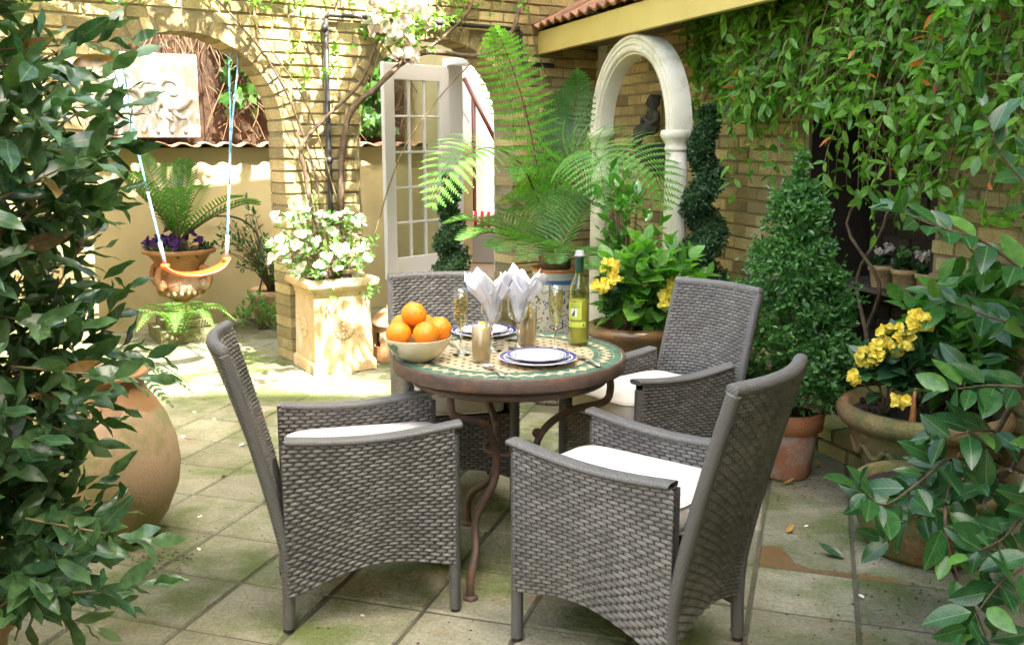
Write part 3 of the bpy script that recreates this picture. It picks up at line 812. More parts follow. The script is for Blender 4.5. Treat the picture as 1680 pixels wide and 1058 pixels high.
tr = MB(); tr.wrapped([backp(u, 1, 0) + Vector((0, (-.012 if u == 0 else .012 if u == 1 else 0), 0)) for u in [i / 16 for i in range(17)]], .0195); tr.build('top_rail', m_wrap, CH, smooth=True)
# seat box and front panel
fp = lambda u, v: Vector((XF - .014, (-HW + .03) + (2 * HW - .06) * u, (.16 + .05 * math.sin(PI * u)) + (.43 - .16 - .05 * math.sin(PI * u)) * v))
pn = MB(); pn.grid(fp, 10, 4); pn.box(XR + .02, XF - .02, -HW + .04, HW - .04, .40, .43); sb = pn.build('seat', m_wback, CH)
w3 = weave(lambda u, v: (fp(u, v), Vector((1, 0, 0))), .40, .26); w3.build('weave', m_wick, sb, smooth=True, kind='stuff')
cu = MB()
def cushf(sx, sy, z0, z1):
    n = 24; V = []
    prof = ((.90, z0), (.985, z0 + .012), (1.0, z0 + .034), (.985, z1 - .012), (.93, z1 - .002), (.6, z1 + .010), (.0, z1 + .014))
    for f, z in prof:
        for k in range(n):
            a = 2 * PI * k / n
            x = math.copysign(abs(math.cos(a)) ** .28, math.cos(a)); y = math.copysign(abs(math.sin(a)) ** .28, math.sin(a))
            V.append(Vector((.005 + sx * x * f, sy * y * f, z)))
    F = [(i * n + k, i * n + (k + 1) % n, (i + 1) * n + (k + 1) % n, (i + 1) * n + k) for i in range(len(prof) - 1) for k in range(n)]
    F.append(tuple(reversed(range(n))))
    return V, F
cu.raw(*cushf(.262, HW - TH - .006, .432, .530)); cu_o = cu.build('cushion', m_canvas, CH, smooth=True)
V_, F_ = cushf(.262, HW - TH - .006, .432, .530)
for r_i in (1, 3):
    pg = MB(); ringv = [V_[r_i * 24 + k] for k in range(24)]; pg.tube(ringv + [ringv[0]], .0034, 6); pg.build('piping', m_canvas, cu_o, smooth=True)
chairs = [((-.476, 3.05), 14.6, None),
          ((.34, 2.735), 142, 'grey wicker armchair nearest the viewer, seen from behind its back'),
          ((.53, 3.77), 219, 'grey wicker armchair facing the viewer from the right, before the conical box bush'),
          ((-.245, 3.91), -78, 'grey wicker armchair behind the orange bowl at the far side of the table')]
CH.location = (chairs[0][0][0], chairs[0][0][1], 0); CH.rotation_euler = (0, 0, math.radians(chairs[0][1]))
for (x, y), a, lab in chairs[1:]: tree_copy(CH, (x, y, 0), math.radians(a), lab)

# ------------------------------------------------------------------ mosaic table
TC = Vector((-.01, 3.385, 0)); TR, TZ = .41, .745
tb = thing('mosaic_table', 'round mosaic table with a rusted iron rim and scrolled legs', 'table', TC)
m_cream = stone('cream_mosaic', (.60, .49, .31), (.54, .43, .26), (.48, .40, .26), scale=30, bscale=160, bstr=.3, rough=.4, spec=.5, cov=(.5, .7))
m_jade = stone('green_mosaic', (.06, .155, .105), (.085, .19, .135), (.14, .22, .17), scale=40, var=.25, bscale=120, bstr=.2, rough=.3, spec=.5)
m_chip = stone('dark_chip', (.09, .075, .05), (.14, .11, .07), None, scale=60, var=.4, bscale=120, rough=.35)
q = MB(); q.lathe([(.0, TZ - .035), (TR - .012, TZ - .035), (TR - .010, TZ - .003), (TR - .012, TZ - .002), (0.0, TZ - .002)], 72, cap=False); q.build('mosaic_bed', m_cream, tb)
q = MB(); q.lathe([(TR - .016, TZ - .046), (TR, TZ - .046), (TR + .003, TZ - .040), (TR + .003, TZ - .004), (TR - .001, TZ + .001), (TR - .008, TZ + .001), (TR - .010, TZ - .004), (TR - .016, TZ - .046)], 72, cap=False); q.build('rim', m_iron, tb, smooth=True)
q = MB(); q.lathe([(.335, TZ - .085), (.350, TZ - .088), (.362, TZ - .075), (.352, TZ - .058), (.338, TZ - .06), (.335, TZ - .085)], 64, cap=False); q.build('apron_ring', m_iron, tb, smooth=True)
def ring(r0, r1, n, nm, mat, f=.93, zt=.0016):
    q = MB()
    for i in range(n):
        a0 = 2 * PI * (i + .5 - f / 2) / n; a1 = 2 * PI * (i + .5 + f / 2) / n
        V = [Vector((r * math.cos(a), r * math.sin(a), z)) for z in (TZ - .004, TZ - .002 + zt) for r, a in ((r0, a0), (r1, a0), (r1, a1), (r0, a1))]
        q.raw(V, [(0, 1, 2, 3), (7, 6, 5, 4), (0, 4, 5, 1), (1, 5, 6, 2), (2, 6, 7, 3), (3, 7, 4, 0)])
    return q.build(nm, mat, tb, kind='stuff')
ring(.372, .397, 60, 'outer_green_band', m_jade); ring(.300, .317, 52, 'inner_green_band', m_jade)
q = MB(); nT = 46
for i in range(nT):
    for r0, r1, sh in ((.320, .343, 0), (.346, .369, .5)):
        a = 2 * PI * (i + sh) / nT; w = 2 * PI / nT * .44
        T = [(r0, a - w), (r1, a - w * .05), (r0, a + w)] if sh == 0 else [(r1, a - w), (r0, a + w * .05), (r1, a + w)]
        V = [Vector((r * math.cos(t), r * math.sin(t), z)) for z in (TZ - .004, TZ - .0004) for r, t in T]
        q.raw(V, [(3, 4, 5) if sh == 0 else (5, 4, 3), (0, 3, 5, 2), (1, 4, 3, 0), (2, 5, 4, 1)])
q.build('triangle_tiles', m_jade, tb, kind='stuff')
q = MB(); d = .052
for i in range(-7, 8):
    for j in range(-14, 15):
        x, y = (i + .5 * (j % 2)) * d, j * d * .5
        if math.hypot(x, y) > .288: continue
        s = .0062; x += rnd.gauss(0, .001); y += rnd.gauss(0, .001)
        V = [Vector((x + s * a, y + s * b_, z)) for z in (TZ - .004, TZ - .0005) for a, b_ in ((1, 0), (0, 1), (-1, 0), (0, -1))]
        q.raw(V, [(4, 5, 6, 7), (0, 1, 5, 4), (1, 2, 6, 5), (2, 3, 7, 6), (3, 0, 4, 7)])
q.build('diamond_chips', m_chip, tb, kind='stuff')
def leg(a_top, r_top, a_ft, r_ft):
    a_top, a_ft = math.radians(a_top), math.radians(a_ft)
    def P(r, a, z): return Vector((r * math.cos(a), r * math.sin(a), z))
    am = (a_top + a_ft) / 2
    pts = [P(r_top, a_top, TZ - .06), P(r_top + .005, a_top, .62), P(r_top - .02, a_top, .575), P(r_top * .62, am, .535), P(.135, am, .475), P(.095, am, .39), P(.115, am, .30), P(r_ft * .58, am, .215), P(r_ft * .88, a_ft, .14), P(r_ft, a_ft, .07), P(r_ft, a_ft, .0)]
    q = MB(); q.tube(spline(pts, 6), .0135, 12)
    o = q.build('leg', m_iron, tb, smooth=True)
    f = MB(); f.lathe([(.0, 0), (.025, 0), (.026, .006), (.017, .012), (.0135, .014)], 16, pts[-1], cap=False); f.build('foot', m_iron, o, smooth=True)
    s = MB(); s.ball(P(.10, am, .45), .018, 10, 8); s.build('scroll_knob', m_iron, o, smooth=True)
leg(-128, .31, -108, .41); leg(108, .31, 123, .30); leg(-8, .355, 2, .40)
q = MB(); q.lathe([(.085, .385), (.095, .385), (.095, .40), (.085, .40), (.085, .385)], 32, cap=False); q.build('waist_ring', m_iron, tb, smooth=True)

# ------------------------------------------------------------------ on the table
m_glass = thin_glass('clear_glass', (.97, .98, .98)); m_steel = plain('cutlery_steel', (.74, .73, .70), .32, 1.0)
m_ceram, t_, b_, o_ = nodes('banded_china')      # cobalt bands at fixed radii
tc = t_.nodes.new('ShaderNodeTexCoord'); ln = t_.nodes.new('ShaderNodeVectorMath'); ln.operation = 'LENGTH'
mp = t_.nodes.new('ShaderNodeMapping'); mp.inputs['Scale'].default_value = (1, 1, 0); t_.links.new(tc.outputs['Object'], mp.inputs[0]); t_.links.new(mp.outputs[0], ln.inputs[0])
r_ = ln.outputs['Value']; msk = None
for a, bb in ((.118, .131), (.1085, .112), (.0945, .0985)):
    k = math_n(t_, 'MULTIPLY', math_n(t_, 'GREATER_THAN', r_, a), math_n(t_, 'LESS_THAN', r_, bb))
    msk = k if msk is None else math_n(t_, 'MAXIMUM', msk, k)
gn = t_.nodes.new('ShaderNodeNewGeometry'); sn = t_.nodes.new('ShaderNodeSeparateXYZ'); t_.links.new(gn.outputs['Normal'], sn.inputs[0])
msk = math_n(t_, 'MULTIPLY', msk, math_n(t_, 'GREATER_THAN', sn.outputs[2], .1))
t_.links.new(mixc(t_, msk, (.76, .76, .77), (.035, .03, .30)), b_.inputs['Base Color']); b_.inputs['Roughness'].default_value = .12
def plate(c, r, z, lab):
    k = r / .134
    q = MB(); q.lathe([(0.0, .010), (.075, .010), (.088, .0125), (.096, .0155), (.132, .0215), (.134, .020), (.098, .0105), (.09, .006), (.082, .001), (.078, 0), (.074, .004), (0, .004)], 56, cap=False)
    return tag(q.build('plate', m_ceram, None, smooth=True, M=Matrix.Translation((c[0], c[1], z)) @ Matrix.Scale(k, 4)), lab, 'plate', 'blue banded plates')
plate((.089, 3.232), .134, TZ, 'large blue banded plate lying on the mosaic at the front of the table')
plate((.089, 3.233), .108, TZ + .0125, 'smaller blue banded plate stacked on the front plate')
plate((-.107, 3.70), .127, TZ, 'large blue banded plate at the far side, behind the flute')
plate((-.107, 3.70), .102, TZ + .0118, 'smaller blue banded plate stacked on the far plate')
# fruit bowl and oranges
bc = Vector((-.322, 3.262, TZ))
fb = thing('fruit_bowl', 'cream glazed bowl heaped with oranges on the left of the table', 'bowl', bc)
m_bowl = plain('cream_glaze', (.60, .54, .36), .16, c2=(.56, .50, .32), coat=.4)
q = MB(); q.lathe([(0, .004), (.046, .0), (.05, .004), (.058, .008), (.085, .028), (.105, .056), (.117, .083), (.1145, .0845), (.101, .058), (.081, .032), (.05, .014), (0, .012)], 48, cap=False); q.build('body', m_bowl, fb, smooth=True)
m_lf = plain('painted_leaf', (.16, .22, .13), .2)
q = MB()
for a0, z0, dz in ((-2.62, .066, -.03), (-2.52, .05, .015)):
    pts = []
    for i in range(9):
        t = i / 8; a = a0 + t * .42; w = .016 * math.sin(PI * t)
        for sg in (-1, 1):
            z = z0 + dz * t + sg * w; r = .058 + (z - .008) * .80 if z < .03 else .085 + (z - .028) * .53
            r += .006 - .02 * abs(z - .05)
            pts.append(Vector((r * math.cos(a), r * math.sin(a), z)))
    q.raw(pts, [(2 * i, 2 * i + 2, 2 * i + 3, 2 * i + 1) for i in range(8)])
q.build('leaf_motif', m_lf, fb)
m_or, t_, b_, o_ = nodes('orange_peel')
t_.links.new(mixc(t_, curve(t_, noise(t_, 9, 3), .3, .7), (.83, .30, .012), (.78, .23, .008)), b_.inputs['Base Color']); b_.inputs['Roughness'].default_value = .38
bump(t_, b_, noise(t_, 230, 2), .6, .004)
org = [((-.060, -.042, .100), 'orange at the front left of the fruit bowl'), ((.032, -.055, .102), 'orange at the front of the fruit bowl'), ((.072, .022, .104), 'orange at the right of the fruit bowl'),
       ((-.012, .006, .158), 'topmost orange in the fruit bowl'), ((-.055, .052, .108), 'orange at the back left of the fruit bowl'), ((.015, .070, .105), 'orange hidden low at the back of the fruit bowl')]
for (x, y, z), lab in org:
    q = MB(); q.ball((0, 0, 0), .0435, 24, 16, (1, 1, .96))
    q.tube([(0, 0, .040), (0, 0, .0428)], .0035, 6)
    tag(q.build('orange', m_or, None, smooth=True, M=Matrix.Translation(bc + Vector((x, y, z))) @ Matrix.Rotation(rnd.uniform(0, 3), 4, 'Z') @ Matrix.Rotation(rnd.uniform(-1, 1), 4, 'X')), lab, 'orange', 'oranges in the fruit bowl')
def solid(prof, name, mat, root, n=40): q = MB(); q.lathe(prof, n, cap=False); return q.build(name, mat, root, smooth=True)
m_wine = thin_glass('white_wine', (.97, .93, .62)); m_juice = None
m_solid = glass('solid_glass', (1, 1, 1), 0, 1.45)
def flute(c, lab):
    f = thing('champagne_flute', lab, 'glass', (c[0], c[1], TZ + .001), group='champagne flutes')
    out = [(0, 0), (.030, 0), (.031, .002), (.012, .005), (.005, .011), (.0042, .03), (.0042, .072), (.006, .082), (.013, .10), (.022, .128), (.026, .16), (.026, .19), (.0245, .232)]
    inn = [(.0235, .232), (.0248, .19), (.0248, .16), (.0208, .129), (.0115, .101), (.004, .088), (0, .086)]
    solid(out[:8] + [(0, .0825)], 'stem', m_solid, f); solid(out[7:] + inn, 'body', m_glass, f)
    solid([(0, .0865), (.0045, .0885), (.0118, .1012), (.0209, .1285), (.0249, .159), (.0249, .19), (.0242, .2165), (0, .2165)], 'sparkling_wine', m_wine, f)
flute((-.178, 3.345), 'champagne flute of pale wine between the oranges and the napkins')
flute((.156, 3.425), 'champagne flute of pale wine beside the green bottle')
m_nap = stone('white_paper', (.78, .80, .84), (.74, .77, .82), None, scale=5, bscale=260, bstr=.12, world_space=False, speck=False)
def napkin(M, lab, seed, lean):
    r2 = random.Random(seed); q = MB()
    n = 40; H = .185
    ang0 = r2.uniform(0, 6)
    for lay_ in range(2):
        pk = [r2.uniform(.78, 1.18) for _ in range(5)]
        V = []; m = 9
        for i in range(m + 1):
            t = i / m
            for k in range(n):
                a = 2 * PI * k / n
                f = ((a / (2 * PI) * 5) + .3 * lay_) % 1.0; idx = int((a / (2 * PI) * 5 + .3 * lay_) % 5)
                peak = 1 - abs(2 * f - 1)
                h = H * (.70 + .34 * pk[idx] * peak - .10 * lay_) * t + .0
                r = (.008 + .044 * t + .040 * max(0, t - .55) * (1 + .9 * peak)) * (.93 if lay_ else 1)
                r *= 1 + .16 * math.cos(a * 5 + ang0 + lay_) * t + .05 * math.cos(11 * a) * t
                V.append(Vector((r * math.cos(a + ang0) + lean[0] * t * t, r * math.sin(a + ang0) + lean[1] * t * t, h + .004 * lay_)))
        q.raw(V, [(i * n + k, i * n + (k + 1) % n, (i + 1) * n + (k + 1) % n, (i + 1) * n + k) for i in range(m) for k in range(n)])
    o = q.build('napkin', m_nap, None, smooth=True, M=M)
    so = o.modifiers.new('thick', 'SOLIDIFY'); so.thickness = .0008
    return tag(o, lab, 'napkin', 'paper napkins in wine glasses')
def goblet(c, lab, nl, seed, lean):
    f = thing('wine_glass', lab, 'glass', (c[0], c[1], TZ + .001), group='wine glasses')
    out = [(0, 0), (.034, 0), (.035, .002), (.013, .005), (.0055, .012), (.0042, .03), (.0042, .085), (.0065, .096), (.02, .105), (.034, .123), (.040, .148), (.0395, .175), (.034, .212)]
    inn = [(.033, .212), (.0384, .175), (.0388, .148), (.033, .124), (.019, .1065), (.004, .099), (0, .0985)]
    solid(out[:8] + [(0, .0965)], 'stem', m_solid, f); solid(out[7:] + inn, 'body', m_glass, f)
    napkin(Matrix.Translation((c[0], c[1], TZ + .1015)), nl, seed, lean)
goblet((-.072, 3.406), 'wine glass holding the left folded napkin', 'white paper napkin fanned out of the left wine glass', 3, (-.012, 0))
goblet((.022, 3.44), 'wine glass holding the right folded napkin', 'white paper napkin fanned out of the right wine glass', 8, (.018, 0))
m_lem = stone('cloudy_lemonade', (.62, .46, .17), (.58, .43, .16), None, scale=14, bscale=10, bstr=0, rough=.25, world_space=False, speck=False)
m_lemon = plain('lemon_rind', (.80, .56, .06), .4)
def tumbler(c, lab):
    f = thing('tumbler', lab, 'glass', (c[0], c[1], TZ + .001), group='tumblers of lemonade')
    solid([(0, 0), (.0300, 0), (.031, .003), (.0335, .135), (.0322, .135), (.0300, .008), (0, .008)], 'body', m_glass, f)
    solid([(0, .0085), (.0298, .0085), (.0318, .118), (0, .118)], 'lemonade', m_lem, f)
    w = MB(); w.lathe([(0, -.003), (.021, -.003), (.022, 0), (.021, .003), (0, .003)], 20, cap=False)
    w.build('lemon_slice', m_lemon, f, smooth=True, M=Matrix.Translation((.010, -.006, .121)) @ Matrix.Rotation(1.0, 4, 'Y') @ Matrix.Rotation(.4, 4, 'X'))
tumbler((-.104, 3.235), 'tall tumbler of cloudy lemonade with lemon, in front of the napkins'); tumbler((.058, 3.515), 'tall tumbler of cloudy lemonade behind the right wine glass')
# wine bottle
bt = thing('wine_bottle', 'half drunk clear green bottle of white wine with a lime label and dark green collar', 'bottle', (.245, 3.52, TZ + .001), math.radians(-85))
m_bg = thin_glass('bottle_glass', (.88, .94, .72))
solid([(0, .012), (.02, .006), (.034, 0), (.0375, .004), (.038, .02), (.038, .19), (.0355, .212), (.027, .235), (.0175, .255), (.0148, .275), (.0145, .31), (.0132, .31), (.0132, .275), (.016, .254), (.0255, .233), (.034, .211), (.0363, .19), (.0363, .022), (.034, .008), (.02, .0125), (0, .018)], 'body', m_bg, bt)
m_bw = plain('cloudy_white_wine', (.74, .58, .18), .25); m_bw.node_tree.nodes['Principled BSDF'].inputs['Transmission Weight'].default_value = .35
solid([(0, .0185), (.02, .013), (.0338, .009), (.0361, .022), (.0361, .168), (0, .168)], 'wine', m_bw, bt)
solid([(.0154, .268), (.0158, .27), (.0156, .318), (.0165, .3185), (.0165, .325), (.0135, .327), (.0148, .268)], 'collar', plain('green_foil', (.006, .07, .035), .35), bt)
solid([(.0166, .3255), (.0185, .3258), (.0185, .331), (.0155, .332), (.015, .345), (.013, .347), (0, .347)], 'stopper', plain('grey_stopper', (.32, .34, .34), .5), bt)
def wrap(z0, z1, a0, a1, mat, nm, par, r=.0384, n=14):
    q = MB(); q.grid(lambda u, v: (r * math.cos(a0 + (a1 - a0) * u), r * math.sin(a0 + (a1 - a0) * u), z0 + (z1 - z0) * v), n, 1); return q.build(nm, mat, par, smooth=True)
m_lime = plain('lime_label', (.50, .62, .08), .6); m_ink = plain('label_ink', (.04, .07, .03), .6)
lb = wrap(.098, .160, -1.35, .12, m_lime, 'label', bt); lb2 = wrap(.070, .090, -1.40, .55, m_lime, 'label', bt)
wrap(.110, .138, -.95, -.32, plain('label_picture', (.72, .76, .78), .6), 'picture', lb, .0387, 6)
q = MB()
for a, z, ra, rz in ((-.68, .117, .15, .006), (-.62, .124, .10, .005), (-.58, .131, .06, .004), (-.80, .114, .08, .003)):
    pts = [Vector((.0390 * math.cos(a + ra * math.cos(t)), .0390 * math.sin(a + ra * math.cos(t)), z + rz * math.sin(t))) for t in [2 * PI * i / 10 for i in range(10)]]
    q.raw(pts, [tuple(range(10))])
q.build('drawing', m_ink, lb)
q = MB()
for k, (z, hh) in enumerate(((.1525, .0022), (.1445, .0030))):
    a = -1.15
    while a < -.10:
        w = rnd.uniform(.035, .07); pts = [Vector((.0389 * math.cos(t), .0389 * math.sin(t), zz)) for t, zz in ((a, z - hh / 2), (a + w, z - hh / 2), (a + w, z + hh / 2), (a, z + hh / 2))]
        q.raw(pts, [(0, 1, 2, 3)]); a += w + .035
q.build('lettering', m_ink, lb)
q = MB(); a = .32
q.raw([Vector((.0389 * math.cos(a + x), .0389 * math.sin(a + x), .080 + z)) for x, z in ((-.09, -.006), (.09, -.006), (.07, -.001), (.03, .001), (0, .007), (-.03, .001), (-.07, -.001))], [tuple(range(7))]); q.build('emblem', m_ink, lb2)
# cutlery
def cutlery(kind, p0, p1, lab, z=TZ + .004):
    p0, p1 = Vector((p0[0], p0[1], z)), Vector((p1[0], p1[1], z)); L = (p1 - p0).length
    M = frame(p0, p1 - p0, (0, 0, 1), 1.0, 1.3, 1.3)
    q = MB()
    def strip(st):
        V = []
        for x, w, zc, th in st:
            V += [Vector((x, -w, zc)), Vector((x, -w * .6, zc + th)), Vector((x, w * .6, zc + th)), Vector((x, w, zc)), Vector((x, 0, zc - th * .4))]
        F = [(i * 5 + k, (i + 1) * 5 + k, (i + 1) * 5 + (k + 1) % 5, i * 5 + (k + 1) % 5) for i in range(len(st) - 1) for k in range(5)]
        F += [tuple(range(5)), tuple(reversed(range((len(st) - 1) * 5, len(st) * 5)))]
        q.raw(V, F)
    handle = [(L * .45, .003, .004, .0022), (L * .6, .0038, .005, .0025), (L * .85, .0075, .003, .003), (L * .96, .009, .002, .0028), (L, .004, .002, .001)]
    if kind == 'fork':
        strip([(.055, .0105, .003, .002), (.07, .009, .001, .002), (L * .45, .003, .004, .0022)] + handle[1:])
        for k in range(4):
            y = (k - 1.5) * .0062
            strip2 = [(0, .0008, .006, .001), (.02, .0018, .004, .0016), (.058, .0021, .003, .0018)]
            n0 = len(q.V); strip(strip2)
            for v in q.V[n0:]: v.y += y
    elif kind == 'spoon':
        strip([(0, .003, .006, .001), (.012, .016, .003, .001), (.03, .021, .0, .001), (.048, .016, .002, .0015), (.06, .006, .004, .002), (L * .45, .003, .005, .0022)] + handle[1:])
    else:
        strip([(0, .001, 0, .0008), (.02, .008, 0, .0012), (L * .42, .009, 0, .0018), (L * .45, .005, .002, .003)] + [(x, w * .9, z_, t * 1.5) for x, w, z_, t in handle[1:]])
    return tag(q.build(kind, m_steel, None, smooth=True, M=M), lab, kind)
cutlery('fork', (-.096, 3.19), (-.026, 3.01), 'steel fork lying left of the front plate')
cutlery('table_knife', (.205, 3.36), (.292, 3.145), 'steel knife lying right of the front plate')
cutlery('spoon', (.018, 3.63), (-.085, 3.47), 'steel spoon lying between the wine glasses and the far plate')
cutlery('table_knife', (-.150, 3.355), (-.245, 3.56), 'steel knife lying between the fruit bowl and the far plate')
# ------------------------------------------------------------------ leaf materials
m_bay = leafy('bay_leaf', (.026, .082, .036), (.085, .170, .060), .27, .2, rib=(.10, .16, .07), rare=((.16, .09, .02), .985))
m_cam = leafy('camellia_leaf', (.014, .070, .020), (.034, .125, .028), .28, .16, spec=.4, rib=(.10, .20, .07), rare=((.10, .24, .04), .90))
m_jas = leafy('jasmine_leaf', (.065, .195, .020), (.175, .365, .045), .30, .42, rare=((.50, .15, .02), .985))
m_ivy = leafy('ivy_leaf', (.030, .10, .020), (.075, .17, .030), .3, .3)
m_box = leafy('box_leaf', (.035, .12, .032), (.10, .25, .06), .35, .3)
m_yew = leafy('dark_box_leaf', (.020, .062, .022), (.050, .118, .038), .4, .2)
m_fern = leafy('fern_frond', (.10, .27, .045), (.16, .36, .065), .45, .45)
m_ferndk = leafy('fern_frond_dark', (.035, .12, .035), (.06, .16, .04), .45, .35)
m_sago = leafy('sago_leaflet', (.050, .140, .026), (.095, .22, .040), .42, .35)
m_hyd = leafy('hydrangea_leaf', (.085, .24, .035), (.15, .34, .05), .4, .4, rib=(.16, .34, .08))
m_beg = leafy('begonia_leaf', (.022, .075, .03), (.05, .13, .04), .35, .25)
m_ypet = leafy('yellow_petal', (.88, .72, .07), (.92, .80, .16), .5, .35, tcol=(1.0, 1.0, .8))
m_wpet = leafy('white_petal', (.78, .78, .66), (.85, .86, .74), .6, .35, tcol=(1, 1, .9))
m_ppet = leafy('pink_petal', (.74, .55, .52), (.86, .80, .74), .6, .35, tcol=(1, .95, .9))
m_violet = leafy('violet_petal', (.045, .012, .11), (.085, .02, .17), .55, .25, tcol=(1.2, .6, 1.6))
m_impat = leafy('white_flower_leaf', (.10, .26, .05), (.17, .36, .08), .4, .4)
S_bay = [leaf_shape(.33, 7, .5, .38, .5, wave=.45), leaf_shape(.40, 7, -.12, -.18, .46, wave=.4), leaf_shape(.30, 7, .6, -.05, .5, wave=.5), leaf_shape(.36, 7, .25, .14, .48, wave=.25), leaf_shape(.32, 7, .35, .05, .50, wave=.3), leaf_shape(.38, 7, .12, .25, .45, wave=.2)]
S_cam = [leaf_shape(.50, 7, .28, .10, .42), leaf_shape(.46, 7, .18, .22, .42), leaf_shape(.54, 7, .35, .04, .44)]
S_jas = [leaf_shape(.40, 5, .25, .12, .42), leaf_shape(.36, 5, .35, .25, .42), leaf_shape(.44, 5, .15, .05, .45)]
S_hyd = [leaf_shape(.66, 9, .2, .22, .42, serr=.05), leaf_shape(.60, 9, .32, .12, .45, serr=.05)]
S_beg = [leaf_shape(.75, 7, .25, .2, .38, serr=.07)]
S_tiny = [leaf_shape(.5, 3, .3, .1, .5)]
S_pet = [leaf_shape(.95, 4, .35, -.3, .6), leaf_shape(.85, 4, .2, .2, .6)]
S_ivy = [ivy_shape()]

def shoot(Ms, p, d, n, L, spread=1.0, step=None, up=.35, jit=.35):
    """leaves arranged in a spiral along a short shoot"""
    d = Vector(d); d.normalize(); a = rnd.uniform(0, 6.28)
    u = d.orthogonal(); u.normalize(); w = d.cross(u)
    step = step or L * .22
    for k in range(n):
        a += 2.4 + rnd.gauss(0, .2)
        q = Vector(p) + d * step * k
        t = k / max(1, n - 1)
        side = u * math.cos(a) + w * math.sin(a)
        ld = side * spread * (1 - .55 * t) + d * (.45 + .7 * t) + rv() * .12 * jit
        nn = d * 1.0 - side * .2 + Vector((0, 0, up)) + rv() * jit * .5
        Ms.append(frame(q, ld, nn, L * rnd.uniform(.58, 1.15) * (1 - .25 * t)))

# ------------------------------------------------------------------ bay bush on the left
def pot(name, prof, mat, root, n=40, wob=None): q = MB(); q.lathe(prof, n, cap=False, wob=wob); return q.build(name, mat, root, smooth=True)
bb = Vector((-1.50, 2.28, 0))
bay = thing('bay_bush', 'tall dark green bay bush filling the left edge of the courtyard', 'bush', bb + Vector((0, 0, .33)))
stems = MB(); Ms = []
base = bb + Vector((0, 0, .33))
for k in range(9):
    a = k * 2.4; r = .05
    p0 = bb + Vector((r * math.cos(a), r * math.sin(a), .30)); top = bb + Vector((rnd.gauss(0, .22), rnd.gauss(0, .18), rnd.uniform(1.3, 2.0)))
    stems.tube([v - base for v in bez(p0, (p0 + top) / 2 + rv() * .08, top, 8)], ramp(.016, .005, 9), 6)
stems.build('stem', m_bark, bay, smooth=True)
twigs = MB()
def bay_r(z):        # outline of the bush: widest at mid height
    t = (z - .30) / 1.75
    return (.17 + .27 * math.sin(PI * min(1, max(0, .20 + .62 * t))) ** .9) * (1 - .22 * math.exp(-((z - .62) / .22) ** 2))
cnt = 0
while cnt < 620:
    z = rnd.uniform(.34, 2.12); a = rnd.uniform(-PI, PI); R_ = bay_r(z) * rnd.uniform(.45, 1.05) + .035 * math.sin(3 * a + z * 5)
    out = Vector((math.cos(a), math.sin(a), 0)); p = bb + out * R_ + Vector((0, 0, z))
    if out.y > .55 and rnd.random() < .5: continue
    d = out * .8 + Vector((0, 0, rnd.uniform(.0, .9))) + rv() * .25
    twigs.tube([v - base for v in (p - d.normalized() * .16, p - d.normalized() * .04, p + d.normalized() * .06)], [.0035, .003, .002], 4)
    shoot(Ms, p, d, rnd.randint(6, 9), .128, 1.0, up=.5); cnt += 1
for p, d in (((-1.02, 2.1, 1.40), (1, -.1, .45)), ((-1.0, 2.12, .98), (1, 0, -.1)), ((-1.0, 2.1, .62), (1, -.2, -.1)), ((-1.02, 2.1, .46), (1, 0, .1))):
    twigs.tube([v - base for v in (Vector(p) - Vector(d) * .12, Vector(p), Vector(p) + Vector(d).normalized() * .08)], [.003, .003, .002], 4)
    shoot(Ms, p, d, 8, .125, .9, up=.6); shoot(Ms, Vector(p) - Vector(d) * .13, d, 6, .12, 1.0, up=.6)
for k in range(440):      # dense inner leaves
    z = rnd.uniform(.36, 2.1); a = rnd.uniform(-PI, PI); R_ = bay_r(z) * rnd.uniform(.1, .62); shoot(Ms, bb + Vector((R_ * math.cos(a), R_ * math.sin(a), z)), rv() + Vector((0, 0, .5)), 6, .12)
twigs.build('twigs', m_stem, bay, kind='stuff')
foliage(bay, base, S_bay, Ms, m_bay, 300)
bp = thing('glazed_pot', 'honey glazed terracotta pot under the bay bush at the bottom left', 'pot', bb)
pot('body', [(0, 0), (.15, 0), (.165, .02), (.205, .25), (.235, .27), (.24, .30), (.232, .315), (.215, .31), (.20, .28), (.195, .27)], stone('honey_glaze', (.42, .25, .10), (.34, .18, .07), (.50, .36, .18), scale=7, rough=.3, spec=.6, bstr=.1), bp)
q = MB(); q.lathe([(0, .285), (.205, .285)], 24, cap=False); q.build('soil', m_soil, bp)

# big bellied jar behind the bush
jr = thing('terracotta_jar', 'big bellied terracotta jar with a honey glazed shoulder beside the bay bush', 'jar', (-1.50, 3.50, 0))
m_jar, t_, b_, o_ = nodes('jar_clay')
base_c = mixc(t_, curve(t_, noise(t_, 5, 5), .35, .65), (.42, .31, .19), (.38, .27, .15))
base_c = mixc(t_, curve(t_, noise(t_, 5.5, 7, .7), .46, .62), base_c, (.25, .24, .10))
tc = t_.nodes.new('ShaderNodeTexCoord'); sp_ = t_.nodes.new('ShaderNodeSeparateXYZ'); t_.links.new(tc.outputs['Object'], sp_.inputs[0])
drip = math_n(t_, 'ADD', sp_.outputs[2], math_n(t_, 'MULTIPLY', noise(t_, 26, 2, stretch=(1, 1, .15)), .10))
glz = math_n(t_, 'MULTIPLY', math_n(t_, 'GREATER_THAN', drip, .565), .8)
t_.links.new(mixc(t_, glz, base_c, (.27, .13, .04)), b_.inputs['Base Color'])
t_.links.new(math_n(t_, 'MULTIPLY_ADD', glz, -.55, .8), b_.inputs['Roughness']); bump(t_, b_, noise(t_, 70, 6, .7), .6, .008)
